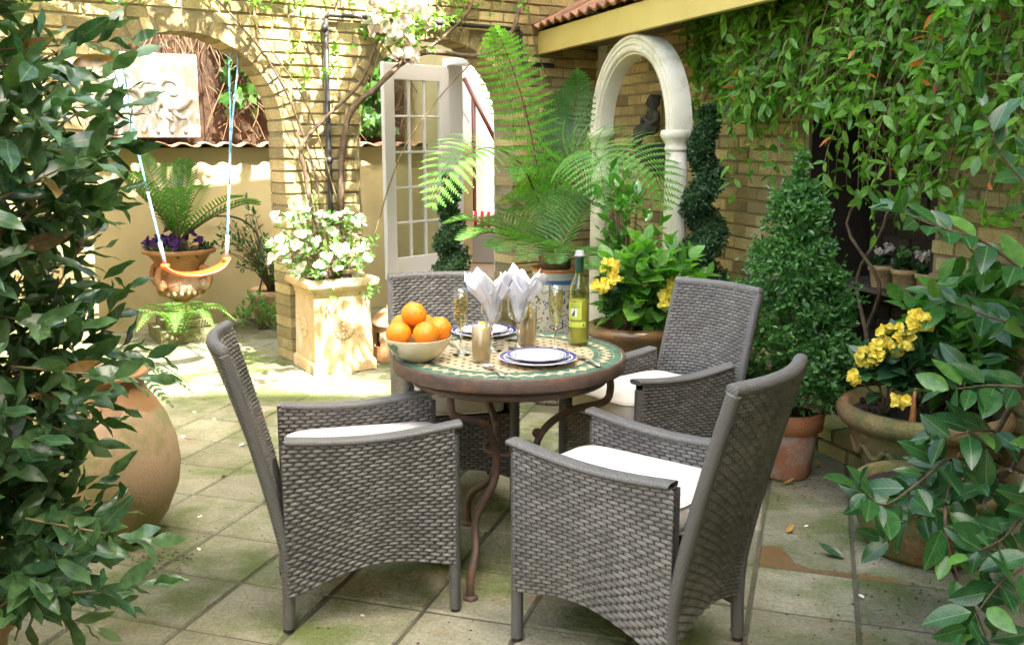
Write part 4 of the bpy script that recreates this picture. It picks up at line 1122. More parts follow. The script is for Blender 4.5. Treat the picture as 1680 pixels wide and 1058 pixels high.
pot('body', [(0, 0), (.115, 0), (.135, .02), (.19, .10), (.232, .20), (.245, .29), (.235, .38), (.205, .47), (.165, .54), (.135, .585), (.13, .61), (.15, .63), (.152, .645), (.135, .65), (.115, .62), (.11, .58)], m_jar, jr, 48)
q = MB(); q.lathe([(0, .60), (.115, .60)], 24, cap=False); q.build('soil', m_soil, jr)

# ------------------------------------------------------------------ ferns
def pinnate(path, n, prof, lw, droop=.25, fwd=.35, up=None, bip=False, nrm=None):
    """one frond: rachis along path, leaflets of length prof(t) both sides. bip: each pinna carries its own small leaflets"""
    leaf = MB(); P = spline(path, 8); L = len(P) - 1
    up = Vector(up or (0, 0, 1))
    for i in range(n):
        t = .06 + .94 * (i + .5) / n; f = t * L; k = min(L - 1, int(f)); p = P[k].lerp(P[k + 1], f - k)
        d = (P[k + 1] - P[k]).normalized(); sd = d.cross(up)
        if sd.length < .05: sd = Vector((1, 0, 0))
        sd.normalize(); nn = sd.cross(d); l = prof(t)
        for s in (-1, 1):
            ld = (sd * s + d * fwd + nn * .12).normalized(); tip = p + ld * l - Vector((0, 0, droop * l))
            if not bip:
                mid = p + (tip - p) * .5 + nn * l * .06; w = d * lw * .5
                leaf.raw([p - w * .6, mid - w, tip, mid + w, p + w * .6], [(0, 1, 3, 4), (1, 2, 3)])
            else:
                m_ = max(4, int(l / .016)); g0 = p
                for j in range(m_):
                    u = (j + .5) / m_; c = p + (tip - p) * u + nn * (l * .10 * math.sin(PI * u)) 
                    sl2 = lw * (1 - u) ** .55 * (.55 + .45 * min(1, u * 6)); ax = (tip - p).normalized()
                    for s2 in (-1, 1):
                        e = d * s2 * sl2 + ax * sl2 * .35; w = ax * (l / m_) * .54
                        leaf.raw([c - w, c + w, c + e], [(0, 1, 2)])
    st = MB(); st.tube(P, ramp(.006, .0015, len(P)), 5)
    return leaf, st
def frond_part(root, org, path, n, prof, lw, mat, smat, **kw):
    lf, st = pinnate([Vector(p) - Vector(org) for p in path], n, prof, lw, **kw)
    o = lf.build('frond', mat, root); st.build('rachis', smat, o, smooth=True); return o
fo = Vector((.22, 6.12, 0))
tf = thing('tree_fern', 'tree fern with broad bright green fronds arching below the drain pipe', 'fern', fo)
q = MB(); q.tube([(0, 0, 0), (.01, 0, .5), (-.01, -.03, 1.0)], [.055, .05, .06], 10); q.build('trunk', m_bark, tf, smooth=True)
m_rach = plain('fern_stalk', (.10, .05, .03), .6)
def fp_(L): return lambda t: L * (math.sin(PI * min(1, t * .86 + .14)) ** .75) * (1 if t < .9 else 1) + .012
C = fo + Vector((-.01, -.03, 1.0))
for path, L, up, mt in (
        ([C, (.13, 6.02, 1.45), (.05, 5.95, 1.76), (-.04, 5.86, 2.00), (-.10, 5.76, 2.12)], .215, (-.35, -.9, .25), m_fern),
        ([C, (.30, 6.10, 1.40), (.37, 6.14, 1.62), (.40, 6.12, 1.80), (.38, 6.05, 1.90)], .13, (0, -1, .2), m_ferndk),
        ([C, (.06, 5.88, 1.33), (-.12, 5.62, 1.44), (-.30, 5.42, 1.36), (-.44, 5.30, 1.12)], .30, (-.30, -.8, .8), m_fern),
        ([C, (.32, 5.85, 1.36), (.42, 5.62, 1.43), (.48, 5.42, 1.36), (.50, 5.30, 1.16)], .29, (.0, -.9, .5), m_fern),
        ([C, (.44, 5.95, 1.30), (.62, 5.72, 1.42), (.78, 5.55, 1.32), (.86, 5.44, 1.10)], .28, (.3, -.85, .65), m_fern),
        ([C, (.10, 5.95, 1.25), (.05, 5.72, 1.34), (.02, 5.55, 1.26)], .10, (0, -.8, .6), m_fern),
        ([C, (.22, 6.12, 1.4), (.27, 6.14, 1.6), (.28, 6.10, 1.78)], .12, (.0, -1, .2), m_ferndk)):
    frond_part(tf, fo, path, 23, fp_(L), .031, mt, m_rach, bip=True, droop=.18, up=up)

def sago(org, crown_z, n, Lr, root, seed, elev=(10, 75), az=(0, 360)):
    r2 = random.Random(seed); org = Vector(org); c = org + Vector((0, 0, crown_z))
    for k in range(n):
        a = math.radians(az[0] + (az[1] - az[0]) * ((k * .618) % 1.0)); e = math.radians(elev[0] + (elev[1] - elev[0]) * ((k * .382 + .1) % 1.0)); L = r2.uniform(*Lr)
        h = Vector((math.cos(a), math.sin(a), 0)); d = h * math.cos(e) + Vector((0, 0, math.sin(e)))
        p1 = c + d * L * .38 + Vector((0, 0, .02)); p2 = c + d * L * .72 + h * .03; p3 = c + d * L - Vector((0, 0, L * .16 * math.cos(e)))
        frond_part(root, org, [c, p1, p2, p3], 24, lambda t: .135 * (math.sin(PI * min(1, .18 + .80 * t)) ** .6) + .01, .0165, m_sago, m_stem, droop=-.08, fwd=.55)
# sago palm in the painted jar behind the table
so = Vector((.25, 5.50, 0))
sg = thing('sago_palm', 'sago palm with stiff dark fronds in the painted jar behind the wine bottle', 'palm', so)
q = MB(); q.ball((0, 0, .80), .085, 14, 10, (1, 1, 1.0)); q.build('trunk', m_bark, sg, smooth=True)
sago(so, .84, 24, (.50, .74), sg, 4, (-8, 46))
jp = thing('painted_jar', 'painted ceramic jar with a blue band and dark scrolling flowers behind the table', 'jar', so)
m_pj, t_, b_, o_ = nodes('painted_ceramic')
vo = t_.nodes.new('ShaderNodeTexVoronoi'); vo.inputs['Scale'].default_value = 17; vo.feature = 'DISTANCE_TO_EDGE'
tc = t_.nodes.new('ShaderNodeTexCoord'); nz = t_.nodes.new('ShaderNodeTexNoise'); nz.inputs['Scale'].default_value = 8; t_.links.new(tc.outputs['Object'], nz.inputs[0])
t_.links.new(mixc(t_, .22, tc.outputs['Object'], nz.outputs['Color']), vo.inputs['Vector'])
scr = math_n(t_, 'MAXIMUM', math_n(t_, 'LESS_THAN', math_n(t_, 'ABSOLUTE', math_n(t_, 'SUBTRACT', vo.outputs[0], .20)), .03), math_n(t_, 'GREATER_THAN', noise(t_, 42, 2), .63))
cc = mixc(t_, scr, mixc(t_, noise(t_, 5, 4), (.34, .32, .25), (.44, .42, .34)), (.035, .035, .06))
sp_ = t_.nodes.new('ShaderNodeSeparateXYZ'); t_.links.new(tc.outputs['Object'], sp_.inputs[0]); Z = sp_.outputs[2]
def band(a, b): return math_n(t_, 'MULTIPLY', math_n(t_, 'GREATER_THAN', Z, a), math_n(t_, 'LESS_THAN', Z, b))
cc = mixc(t_, band(.66, .755), cc, (.50, .54, .55)); cc = mixc(t_, band(.69, .715), cc, (.06, .14, .36)); cc = mixc(t_, band(.755, .9), cc, (.50, .20, .06))
t_.links.new(cc, b_.inputs['Base Color']); b_.inputs['Roughness'].default_value = .25
pot('body', [(0, 0), (.13, 0), (.15, .02), (.17, .2), (.19, .38), (.188, .5), (.165, .6), (.138, .66), (.133, .74), (.14, .762), (.142, .775), (.125, .775), (.118, .74)], m_pj, jp, 48)
q = MB(); q.lathe([(0, .745), (.12, .745)], 24, cap=False); q.build('soil', m_soil, jp)

# ------------------------------------------------------------------ terracotta urn beyond the left arch
uo = Vector((-2.5, 7.30, 0))
ur = thing('terracotta_urn', 'terracotta urn with mask handles on a mossy plinth beyond the left arch', 'urn', uo)
m_urn = stone('urn_clay', (.44, .22, .10), (.38, .17, .07), (.50, .38, .26), scale=9, bscale=50, bstr=.4, cov=(.5, .66))
pot('bowl', [(0, .20), (.07, .20), (.085, .22), (.05, .25), (.045, .28), (.07, .30), (.13, .33), (.175, .38), (.185, .42), (.165, .45), (.155, .50), (.165, .55), (.195, .60), (.225, .64), (.265, .655), (.27, .675), (.255, .685), (.225, .67), (.2, .63)], m_urn, ur, 48)
for k in range(20):
    a = 2 * PI * k / 20
    q = MB(); q.ball((.158 * math.cos(a), .158 * math.sin(a), .372), .025, 8, 6, (.8, .8, 1.5)); q.build('gadroon', m_urn, ur, smooth=True)
for a in (-.35, PI - .35, -1.9, 1.2):
    h = MB(); e = Vector((math.cos(a), math.sin(a), 0)); P = [e * .16 + Vector((0, 0, .43)), e * .225 + Vector((0, 0, .40)), e * .26 + Vector((0, 0, .46)), e * .245 + Vector((0, 0, .53)), e * .20 + Vector((0, 0, .55)), e * .19 + Vector((0, 0, .51))]
    h.tube(spline(P, 5), .024, 8); h.ball(e * .215 + Vector((0, 0, .43)), .042, 10, 8); h.ball(e * .245 + Vector((0, 0, .415)), .018, 8, 6); h.build('mask_handle', m_urn, ur, smooth=True)
q = MB(); q.box(-.22, .22, -.22, .22, 0, .10); q.box(-.17, .17, -.17, .17, .10, .16); q.box(-.13, .13, -.13, .13, .16, .20); q.build('plinth', stone('mossy_stone', (.20, .20, .09), (.26, .24, .13), (.10, .12, .04), scale=8, bscale=50, bstr=.6), ur, bevel=.008, M=Matrix.Rotation(.55, 4, 'Z'))
q = MB(); q.lathe([(0, .65), (.21, .65)], 24, cap=False); q.build('soil', m_soil, ur)
sg2 = thing('sago_palm', 'sago palm with upright fronds in the terracotta urn behind the swing', 'palm', uo)
q = MB(); q.ball((0, 0, .70), .07, 12, 8); q.build('trunk', m_bark, sg2, smooth=True)
sago(uo, .74, 15, (.62, .82), sg2, 9, (28, 82))
def flower_bed(root, org, pts, n_pet, size, mat, part='flower'):
    """small flowers, each a ring of petals, one mesh per flower"""
    for p, d in pts:
        q = MB(); d = Vector(d).normalized(); u = d.orthogonal().normalized(); w = d.cross(u); a0 = rnd.uniform(0, 6)
        for k in range(n_pet):
            a = a0 + 2 * PI * k / n_pet + rnd.gauss(0, .12); sd = u * math.cos(a) + w * math.sin(a)
            V, F = S_pet[k % 2]; M = frame(Vector(p) - Vector(org), sd + d * rnd.uniform(.2, .6), d - sd * .4, size * rnd.uniform(.8, 1.15))
            q.raw([M @ v for v in V], F)
        q.build(part, mat, root, smooth=True)
pan = thing('pansies', 'dark violet pansies crowded round the foot of the sago palm in the urn', 'flowers', uo + Vector((0, 0, .66)))
pts = []
for k in range(46):
    a = rnd.uniform(0, 6.28); r = .235 * math.sqrt(rnd.random()); pts.append((uo + Vector((r * math.cos(a), r * math.sin(a), .70 + rnd.uniform(.0, .14) * (1.1 - r / .3))), Vector((math.cos(a) * .5, math.sin(a) * .5 - .5, .6)) + rv() * .25))
flower_bed(pan, uo + Vector((0, 0, .66)), pts, 5, .036, m_violet)
Ms = []
for k in range(60):
    a = rnd.uniform(0, 6.28); shoot(Ms, uo + Vector((.2 * math.cos(a), .2 * math.sin(a), .66)), (math.cos(a), math.sin(a), 1), 4, .06)
foliage(pan, uo + Vector((0, 0, .66)), S_jas, Ms, m_beg, 60)

# shrub in a pot against the garden wall, small fern at the urn
def shrub(name, label, cat, org, pts, shapes, L, mat, n_leaf=(4, 7), stem_r=.006, group=None, single=300, spread=1.0, up=.4):
    org = Vector(org); t = thing(name, label, cat, org, group=group); st = MB(); Ms = []
    for p in pts:
        p = Vector(p); st.tube([v - org for v in bez(org + Vector((rnd.gauss(0, .02), rnd.gauss(0, .02), 0)), (org + p) / 2 + Vector((0, 0, .12 * (p - org).length)) + rv() * .03, p, 5)], ramp(stem_r, stem_r * .4, 6), 5)
        d = (p - org).normalized() + Vector((0, 0, .3)) + rv() * .3
        shoot(Ms, p, d, rnd.randint(*n_leaf), L, spread, up=up)
        for f in (.55, .78):
            if rnd.random() < .6: shoot(Ms, org.lerp(p, f) + rv() * .03, d + rv() * .6, rnd.randint(2, 4), L * .9, spread, up=up)
    st.build('stem', m_stem, t, smooth=True)
    foliage(t, org, shapes, Ms, mat, single); return t
def cloud(c, r, n, zs=1.0):
    out = []
    for _ in range(n):
        v = rv(); v.normalize(); v *= rnd.uniform(.35, 1.0) ** .6; out.append(Vector(c) + Vector((v.x * r[0], v.y * r[1], v.z * r[2])))
    return out
gp = Vector((-1.98, 7.98, 0))
pg_ = thing('garden_pot', 'mossy clay pot under the shrub against the garden wall', 'pot', gp)
pot('body', [(0, 0), (.14, 0), (.15, .02), (.19, .22), (.205, .23), (.205, .27), (.19, .275), (.17, .24)], m_terra_pale, pg_)
q = MB(); q.lathe([(0, .235), (.18, .235)], 24, cap=False); q.build('soil', m_soil, pg_)
m_shrub = leafy('shrub_leaf', (.030, .085, .028), (.070, .15, .045), .3, .25)
shrub('leafy_shrub', 'loose green shrub leaning out of the pot against the garden wall', 'shrub', gp + Vector((0, 0, .25)), cloud((-2.0, 7.75, .70), (.36, .20, .30), 46), S_jas, .075, m_shrub)
shrub('ground_plant', 'low pale leafed plant on the paving below the garden wall shrub', 'plant', (-1.99, 7.62, 0), cloud((-1.99, 7.6, .12), (.20, .10, .09), 14), S_jas, .085, m_impat)
sf = thing('small_fern', 'small fern at the foot of the urn behind the bay bush', 'fern', (-2.42, 6.95, .0))
for k in range(9):
    a = math.radians(-150 + k * 38); h = Vector((math.cos(a), math.sin(a), 0)); c = Vector((-2.42, 6.95, .05))
    frond_part(sf, (-2.42, 6.95, 0), [c, c + h * .12 + Vector((0, 0, .20)), c + h * .28 + Vector((0, 0, .24)), c + h * .42 + Vector((0, 0, .14))], 22, lambda t: .075 * math.sin(PI * min(1, .2 + .8 * t)) + .006, .016, m_fern, m_stem, droop=.15)
sf2 = thing('small_fern', 'low fern spilling over the paving behind the big jar', 'fern', (-1.85, 4.15, .0))
for k in range(9):
    a = math.radians(-110 + k * 30); h = Vector((math.cos(a), math.sin(a), 0)); c = Vector((-1.85, 4.15, .35))
    frond_part(sf2, (-1.85, 4.15, 0), [c - Vector((0, 0, .35)), c + h * .12 + Vector((0, 0, .10)), c + h * .28 + Vector((0, 0, .14)), c + h * .44 + Vector((0, 0, .02))], 24, lambda t: .080 * math.sin(PI * min(1, .2 + .8 * t)) + .006, .016, m_ferndk, m_stem, droop=.15)

# ------------------------------------------------------------------ square planter with white flowers, lantern
PU, PN = Vector((.866, .50, 0)), Vector((.50, -.866, 0))
p_fl = Vector((-1.262, 6.05, 0)); PW = .43; PH = .62
po = p_fl + PU * PW / 2 - PN * PW / 2
Mp = Matrix.Rotation(math.atan2(PU.y, PU.x), 4, 'Z')
sp = thing('square_planter', 'square pale terracotta planter with a rosette and moulded rim by the brick pier', 'planter', po, math.atan2(PU.y, PU.x))
def sqring(prof):
    m = MB(); k = len(prof); V = []
    for r, z in prof: V += [Vector((x * r, y * r, z)) for x, y in ((-1, -1), (1, -1), (1, 1), (-1, 1))]
    return m.raw(V, [(i * 4 + j, i * 4 + (j + 1) % 4, (i + 1) * 4 + (j + 1) % 4, (i + 1) * 4 + j) for i in range(k - 1) for j in range(4)])
m_plt = stone('planter_clay', (.60, .45, .24), (.52, .36, .18), (.22, .24, .11), scale=5, bscale=110, bstr=.2, cov=(.55, .66), c4=(.62, .54, .38), cov4=(.52, .66), s4=4.5)
sqring([(.0, 0), (.215, 0), (.215, .065), (.208, .075), (.20, .080)]).build('base', m_plt, sp, bevel=.006)
sqring([(.199, .079), (.190, .50), (.185, .50)]).build('body', m_plt, sp, bevel=.006)
sqring([(.189, .49), (.195, .505), (.200, .53), (.218, .548), (.236, .556), (.243, .572), (.243, .598), (.232, .613), (.20, .615), (.185, .60), (.185, .54)]).build('rim', m_plt, sp, bevel=.007)
q = MB(); q.raw([(x * .186, y * .186, .585) for x, y in ((-1, -1), (1, -1), (1, 1), (-1, 1))], [(0, 1, 2, 3)]); q.build('soil', m_soil, sp)
for face in range(2):
    rz = Matrix.Rotation(-PI / 2 * face, 4, 'Z')
    q = MB(); M0 = rz @ Matrix.Translation((0, -.194, .285)) @ Matrix.Rotation(PI / 2, 4, 'X')
    for k in range(16):
        a = 2 * PI * k / 16; q.ball((.055 * math.cos(a), .055 * math.sin(a), .004), .0145, 8, 6, (1, 1, .7)); 
        for r, s_ in ((.038, .010), (.024, .008)):
            q.ball((r * math.cos(a), r * math.sin(a), .004), s_, 6, 5, (1, 1, .9))
    q.ball((0, 0, .006), .014, 10, 6); q.lathe([(0, .004), (.05, .004), (.062, .0)], 32, cap=False)
    q.build('rosette', m_plt, sp, smooth=True, M=M0)
# white flowered plant in the planter
org = po + Vector((0, 0, .59))
wf = thing('white_flowers', 'white flowers with pale green leaves crowding the square planter', 'flowers', org)
Ms = []; st = MB(); pts = []
for p in cloud(org + Vector((-.05, -.05, .20)), (.33, .26, .27), 120):
    if p.z < org.z - .02: continue
    d = (p - org).normalized() + Vector((0, 0, .3)); shoot(Ms, p, d, rnd.randint(4, 7), .062, 1.0)
    st.tube([v - org for v in bez(org + rv() * .04, (org + p) / 2, p, 3)], [.003, .0025, .002, .0015], 4)
    if rnd.random() < .6: pts.append((p + (p - org).normalized() * .035 + Vector((0, -.02, .02)), (p - org).normalized() + Vector((.1, -.5, .5)) + rv() * .3))
for k in range(7):
    x = rnd.uniform(-.26, .22); p = org + PU * x + PN * rnd.uniform(.18, .25) + Vector((0, 0, rnd.uniform(-.10, .02)))
    shoot(Ms, p, PN + Vector((0, 0, -.5)), 4, .06)
st.build('stem', m_stem, wf, kind='stuff')
foliage(wf, org, S_jas, Ms, m_impat, 300); flower_bed(wf, org, pts, 5, .046, m_wpet)
lo = Vector((-.83, 6.58, 0))
ln_ = thing('clay_lantern', 'small domed terracotta lantern with arched openings beside the square planter', 'lantern', lo)
m_lant = stone('lantern_clay', (.46, .27, .13), (.40, .22, .10), (.50, .38, .24), scale=10, bscale=90, bstr=.2)
q = MB(); n = 24; win = lambda a: abs((a % (PI / 2)) - PI / 4) < .33
for j in range(n):          # wall with four openings
    a0, a1 = 2 * PI * j / n, 2 * PI * (j + 1) / n
    for z0, z1 in ((.0, .10), (.10, .20), (.20, .24)):
        if z0 == .10 and win((a0 + a1) / 2): continue
        q.raw([Vector((r * math.cos(a), r * math.sin(a), z)) for r in (.125, .108) for a, z in ((a0, z0), (a1, z0), (a1, z1), (a0, z1))], [(0, 1, 2, 3), (7, 6, 5, 4), (0, 4, 5, 1), (2, 6, 7, 3), (1, 5, 6, 2), (0, 3, 7, 4)])
q.build('body', m_lant, ln_)
q = MB(); q.lathe([(.138, .24), (.142, .25), (.135, .27), (.105, .315), (.06, .345), (.05, .35), (.03, .352), (.034, .37), (.022, .385), (0, .39)], 32, cap=False); q.build('lid', m_lant, ln_, smooth=True)

# ------------------------------------------------------------------ topiary
def tiny_cover(Ms, p, nrm, L): 
    d = (nrm * .8 + rv() * .65); Ms.append(frame(p, d, nrm + rv() * .7, L * rnd.uniform(.7, 1.2)))
def spiral(name, label, org, z0, z1, r0, r1, turns, tr, L, n, group, phase=0):
    org = Vector(org); t = thing(name, label, 'topiary', org, group=group)
    q = MB(); q.tube([(0, 0, 0), (0, 0, z1 - .1)], [.018, .01], 8); q.build('trunk', m_bark, t, smooth=True)
    path = []; m = 90
    for i in range(m + 1):
        u = i / m; a = phase + turns * 2 * PI * u; r = (r0 + (r1 - r0) * u)
        path.append((Vector((r * math.cos(a), r * math.sin(a), z0 + (z1 - z0) * u)), tr * (1 - .52 * u)))
    core = MB(); core.tube([p for p, _ in path], [w * .72 for _, w in path], 8); core.build('core', m_yew, t, smooth=True)
    Ms = []
    for _ in range(n):
        p, w = path[min(m, int(m * rnd.random() ** 1.25))]; v = rv().normalized()
        tiny_cover(Ms, p + v * w * (.8 + .28 * rnd.random()), v, L)
    for i in range(n // 30):
        v = rv(); v.z = abs(v.z); v.normalize(); tiny_cover(Ms, path[-1][0] + v * path[-1][1] * .9, v, L)
    join_arrays('foliage', S_tiny, Ms, [0] * len(Ms), m_yew, t)
    return t
spiral('spiral_topiary', 'tall dark box clipped into a spiral before the right column of the stone arch', (1.09, 5.60, 0), .44, 1.62, .088, .015, 3.7, .112, .026, 13000, 'spiral topiaries', 2.2)
spiral('spiral_topiary', 'dark box clipped into a spiral in front of the glazed door', (-.44, 6.95, 0), .40, 1.20, .07, .01, 3.2, .100, .030, 5600, 'spiral topiaries', .4)
for org, lab in (((1.09, 5.60, 0), 'clay pot under the tall spiral topiary by the stone arch'), ((-.44, 6.95, 0), 'clay pot under the spiral topiary at the glazed door')):
    pt = thing('clay_pot', lab, 'pot', org); pot('body', [(0, 0), (.12, 0), (.13, .02), (.165, .30), (.19, .31), (.19, .37), (.17, .37), (.15, .32)], m_terra, pt)
    q = MB(); q.lathe([(0, .33), (.155, .33)], 20, cap=False); q.build('soil', m_soil, pt)
bo = Vector((1.232, 4.22, 0))
bx = thing('conical_box_bush', 'bushy conical box with bright green tips in the terracotta pot at the right', 'topiary', bo + Vector((0, 0, .27)))
q = MB(); q.tube([(0, 0, 0), (0, 0, .7)], [.022, .008], 8); q.build('trunk', m_bark, bx, smooth=True)
Ms = []; lumps = []
for k in range(190):
    u = rnd.random() ** 1.35; z = .36 + .93 * u - .27; R_ = (.300 * (1 - u) ** .75 + .03) * (.80 if u < .12 else 1) * rnd.uniform(.72, 1.0); a = rnd.uniform(0, 6.28)
    lumps.append((Vector((R_ * math.cos(a), R_ * math.sin(a), z)), rnd.uniform(.045, .075) * (1 - .35 * u)))
for k in range(24): lumps.append((Vector((0, 0, .1 + k * .045)), .08 * (1 - k / 30)))
for c, r in lumps:
    for _ in range(72):
        v = rv().normalized(); v.z = v.z * .8 + .12
        p = c + v * r * rnd.uniform(.6, 1.1)
        out = Vector((c.x, c.y, .05)); tiny_cover(Ms, p, (v + out * 4).normalized(), .030)
for k in range(150):      # stray shoots standing proud of the clipped outline
    c, r = rnd.choice(lumps); v = Vector((c.x * 4, c.y * 4, .5)) + rv() * .5; v.normalize()
    for j in range(6): tiny_cover(Ms, c + v * (r + .012 * j), v, .026)
join_arrays('foliage', S_tiny, Ms, [0] * len(Ms), m_box, bx)
pt = thing('terracotta_pot', 'weathered terracotta flowerpot under the conical box bush', 'pot', bo)
m_tp = stone('weathered_terracotta', (.46, .20, .10), (.40, .17, .08), (.48, .38, .32), scale=10, bscale=70, bstr=.25, cov=(.44, .62), c4=(.30, .24, .16), cov4=(.58, .7), s4=7)
pot('body', [(0, 0), (.105, 0), (.112, .01), (.142, .225)], m_tp, pt); pot('rim', [(.142, .222), (.158, .224), (.166, .300), (.164, .308), (.150, .308), (.145, .26), (.142, .23)], stone('terracotta_rim', (.50, .22, .10), (.44, .18, .08), (.50, .34, .24), scale=10, bscale=70, bstr=.2, cov=(.56, .7)), pt)
q = MB(); q.lathe([(0, .280), (.147, .280)], 24, cap=False); q.build('soil', m_soil, pt)
# ------------------------------------------------------------------ brown bowl of begonia and hydrangea behind the right chair
bo2 = Vector((.64, 5.02, 0))
bw_ = thing('brown_bowl_planter', 'wide brown glazed bowl planter of yellow begonias behind the table', 'planter', bo2)
pot('body', [(0, 0), (.13, 0), (.14, .03), (.10, .10), (.10, .22), (.15, .34), (.20, .44), (.215, .47), (.245, .485), (.255, .51), (.245, .535), (.22, .545), (.205, .53), (.2, .48)], stone('brown_glaze', (.13, .075, .03), (.18, .10, .04), (.22, .17, .07), scale=8, rough=.25, spec=.6, bstr=.1), bw_, 48)
q = MB(); q.lathe([(0, .50), (.21, .50)], 24, cap=False); q.build('soil', m_soil, bw_)
shrub('hydrangea', 'lime green hydrangea leaves rising from the brown bowl planter', 'plant', bo2 + Vector((0, 0, .50)), cloud(bo2 + Vector((.04, -.10, .76 - .02)), (.26, .18, .20), 44), S_hyd, .13, m_hyd, (3, 5), up=.9)
shrub('glossy_shrub', 'glossy bright green shrub rising behind the hydrangea towards the stone arch', 'shrub', (.62, 5.30, .45), cloud((.62, 5.25, 1.02), (.16, .12, .24), 26), S_cam, .10, leafy('glossy_leaf', (.06, .20, .03), (.11, .30, .05), .15, .3), (4, 6))
def begonia(label, org, spots, n, part_group, leaf_c, L=.085):
    t = thing('begonia', label, 'flowers', org, group=part_group); org = Vector(org); Ms = []; pts = []
    for c, r, k in spots:
        for p in cloud(c, (r, r * .7, r * .8), k):
            pts.append((p, Vector((rnd.gauss(0, .4), -1, .5))))
    for p in leaf_c: shoot(Ms, p, (rnd.gauss(0, .5), -.4, 1), rnd.randint(3, 5), L, 1.1, up=.8)
    st = MB()
    for c, r, k in spots: st.tube([v - org for v in bez(org, (org + Vector(c)) / 2 + Vector((0, 0, .04)), c, 5)], ramp(.006, .003, 6), 6)
    st.build('stem', m_stem, t, smooth=True)
    foliage(t, org, S_beg, Ms, m_beg, 200); flower_bed(t, org, pts, 6, n, m_ypet)
begonia('yellow begonia at the left of the brown bowl planter', (.50, 4.93, .50), [((.485, 4.83, .86), .06, 20), ((.445, 4.82, .77), .05, 15), ((.52, 4.80, .80), .03, 6)], .023, 'yellow begonias', cloud((.50, 4.86, .70), (.07, .05, .10), 12), .07)
begonia('yellow begonia beside the chair back at the right of the brown bowl planter', (.78, 4.92, .50), [((.775, 4.80, .70), .06, 12), ((.80, 4.80, .78), .03, 5)], .034, 'yellow begonias', cloud((.79, 4.87, .62), (.06, .04, .06), 8), .07)

# ------------------------------------------------------------------ right corner: big bowl of begonias, camellia in front
bo3 = Vector((1.69, 3.87, 0))
bg_ = thing('terracotta_bowl', 'wide mossy terracotta bowl of yellow begonias and soil at the right', 'planter', bo3)
m_bigt = stone('mossy_terracotta', (.27, .17, .075), (.21, .135, .055), (.125, .135, .045), scale=6, bscale=45, bstr=.5, cov=(.42, .60), c4=(.32, .25, .14), cov4=(.58, .7), s4=5)
pot('body', [(0, 0), (.20, 0), (.21, .03), (.19, .06), (.20, .12), (.25, .22), (.29, .31), (.30, .335), (.325, .345), (.342, .37), (.342, .40), (.325, .42), (.305, .425), (.290, .41), (.275, .37)], m_bigt, bg_, 56)
for k in range(14):
    a = 2 * PI * k / 14; q = MB(); P = [Vector((r * math.cos(a + da), r * math.sin(a + da), z)) for r, da, z in ((.268, -.2, .27), (.262, -.1, .235), (.262, 0, .225), (.262, .1, .235), (.268, .2, .27))]
    q.tube(spline(P, 4), .014, 6); q.build('swag', m_bigt, bg_, smooth=True)
q = MB(); q.lathe([(0, .395), (.15, .39), (.285, .375)], 40, cap=False, wob=lambda a, z: 0); so_ = q.build('soil', m_soil, bg_)
lum = MB()
for k in range(130):
    a = rnd.uniform(0, 6.28); r = .26 * math.sqrt(rnd.random()); lum.ball((r * math.cos(a), r * math.sin(a), .392), rnd.uniform(.006, .016), 6, 4)
lum.build('soil_crumbs', m_soil, bg_, kind='stuff')
begonia('yellow begonia leaning over the rim of the wide terracotta bowl', (1.50, 3.78, .40), [((1.40, 3.72, .66), .055, 24), ((1.49, 3.72, .72), .075, 40), ((1.58, 3.72, .79), .055, 24), ((1.345, 3.72, .57), .03, 9), ((1.49, 3.62, .50), .03, 8)], .022, 'yellow begonias', cloud((1.52, 3.76, .58), (.16, .07, .10), 22), .11)
q = MB(); q.tube([(0, 0, 0), (.004, 0, .05), (.0, -.005, .11), (.006, 0, .16)], [.016, .013, .009, .004], 8)
tag(q.build('cut_stump', stone('cut_stem', (.42, .20, .07), (.30, .13, .05), None, scale=30, bscale=60), None, smooth=True, M=Matrix.Translation((1.555, 3.66, .385))), 'orange brown cut plant stump in the soil of the wide terracotta bowl', 'stump')
m_hyd2 = leafy('hydrangea_leaf_deep', (.045, .155, .030), (.09, .24, .045), .4, .35, rib=(.12, .28, .07))
shrub('hydrangea', 'broad green hydrangea leaves behind the begonias of the wide terracotta bowl', 'plant', bo3 + Vector((.05, .05, .38)), cloud((1.80, 3.85, .72), (.24, .18, .22), 46), S_hyd, .15, m_hyd2, (3, 5), up=.9)
pc = Vector((1.52, 3.40, 0))
cp = thing('mossy_pot', 'low mossy clay pot under the camellia at the right', 'pot', pc)
pot('body', [(0, 0), (.19, 0), (.205, .02), (.235, .10), (.245, .17), (.24, .215), (.255, .225), (.258, .25), (.245, .26), (.225, .25), (.21, .2)], m_bigt, cp, 48)
q = MB(); q.lathe([(0, .225), (.23, .225)], 24, cap=False); q.build('soil', m_soil, cp)
camb = pc + Vector((0, 0, .22))
ca = thing('camellia', 'camellia with large glossy dark leaves reaching in from the right edge', 'shrub', camb)
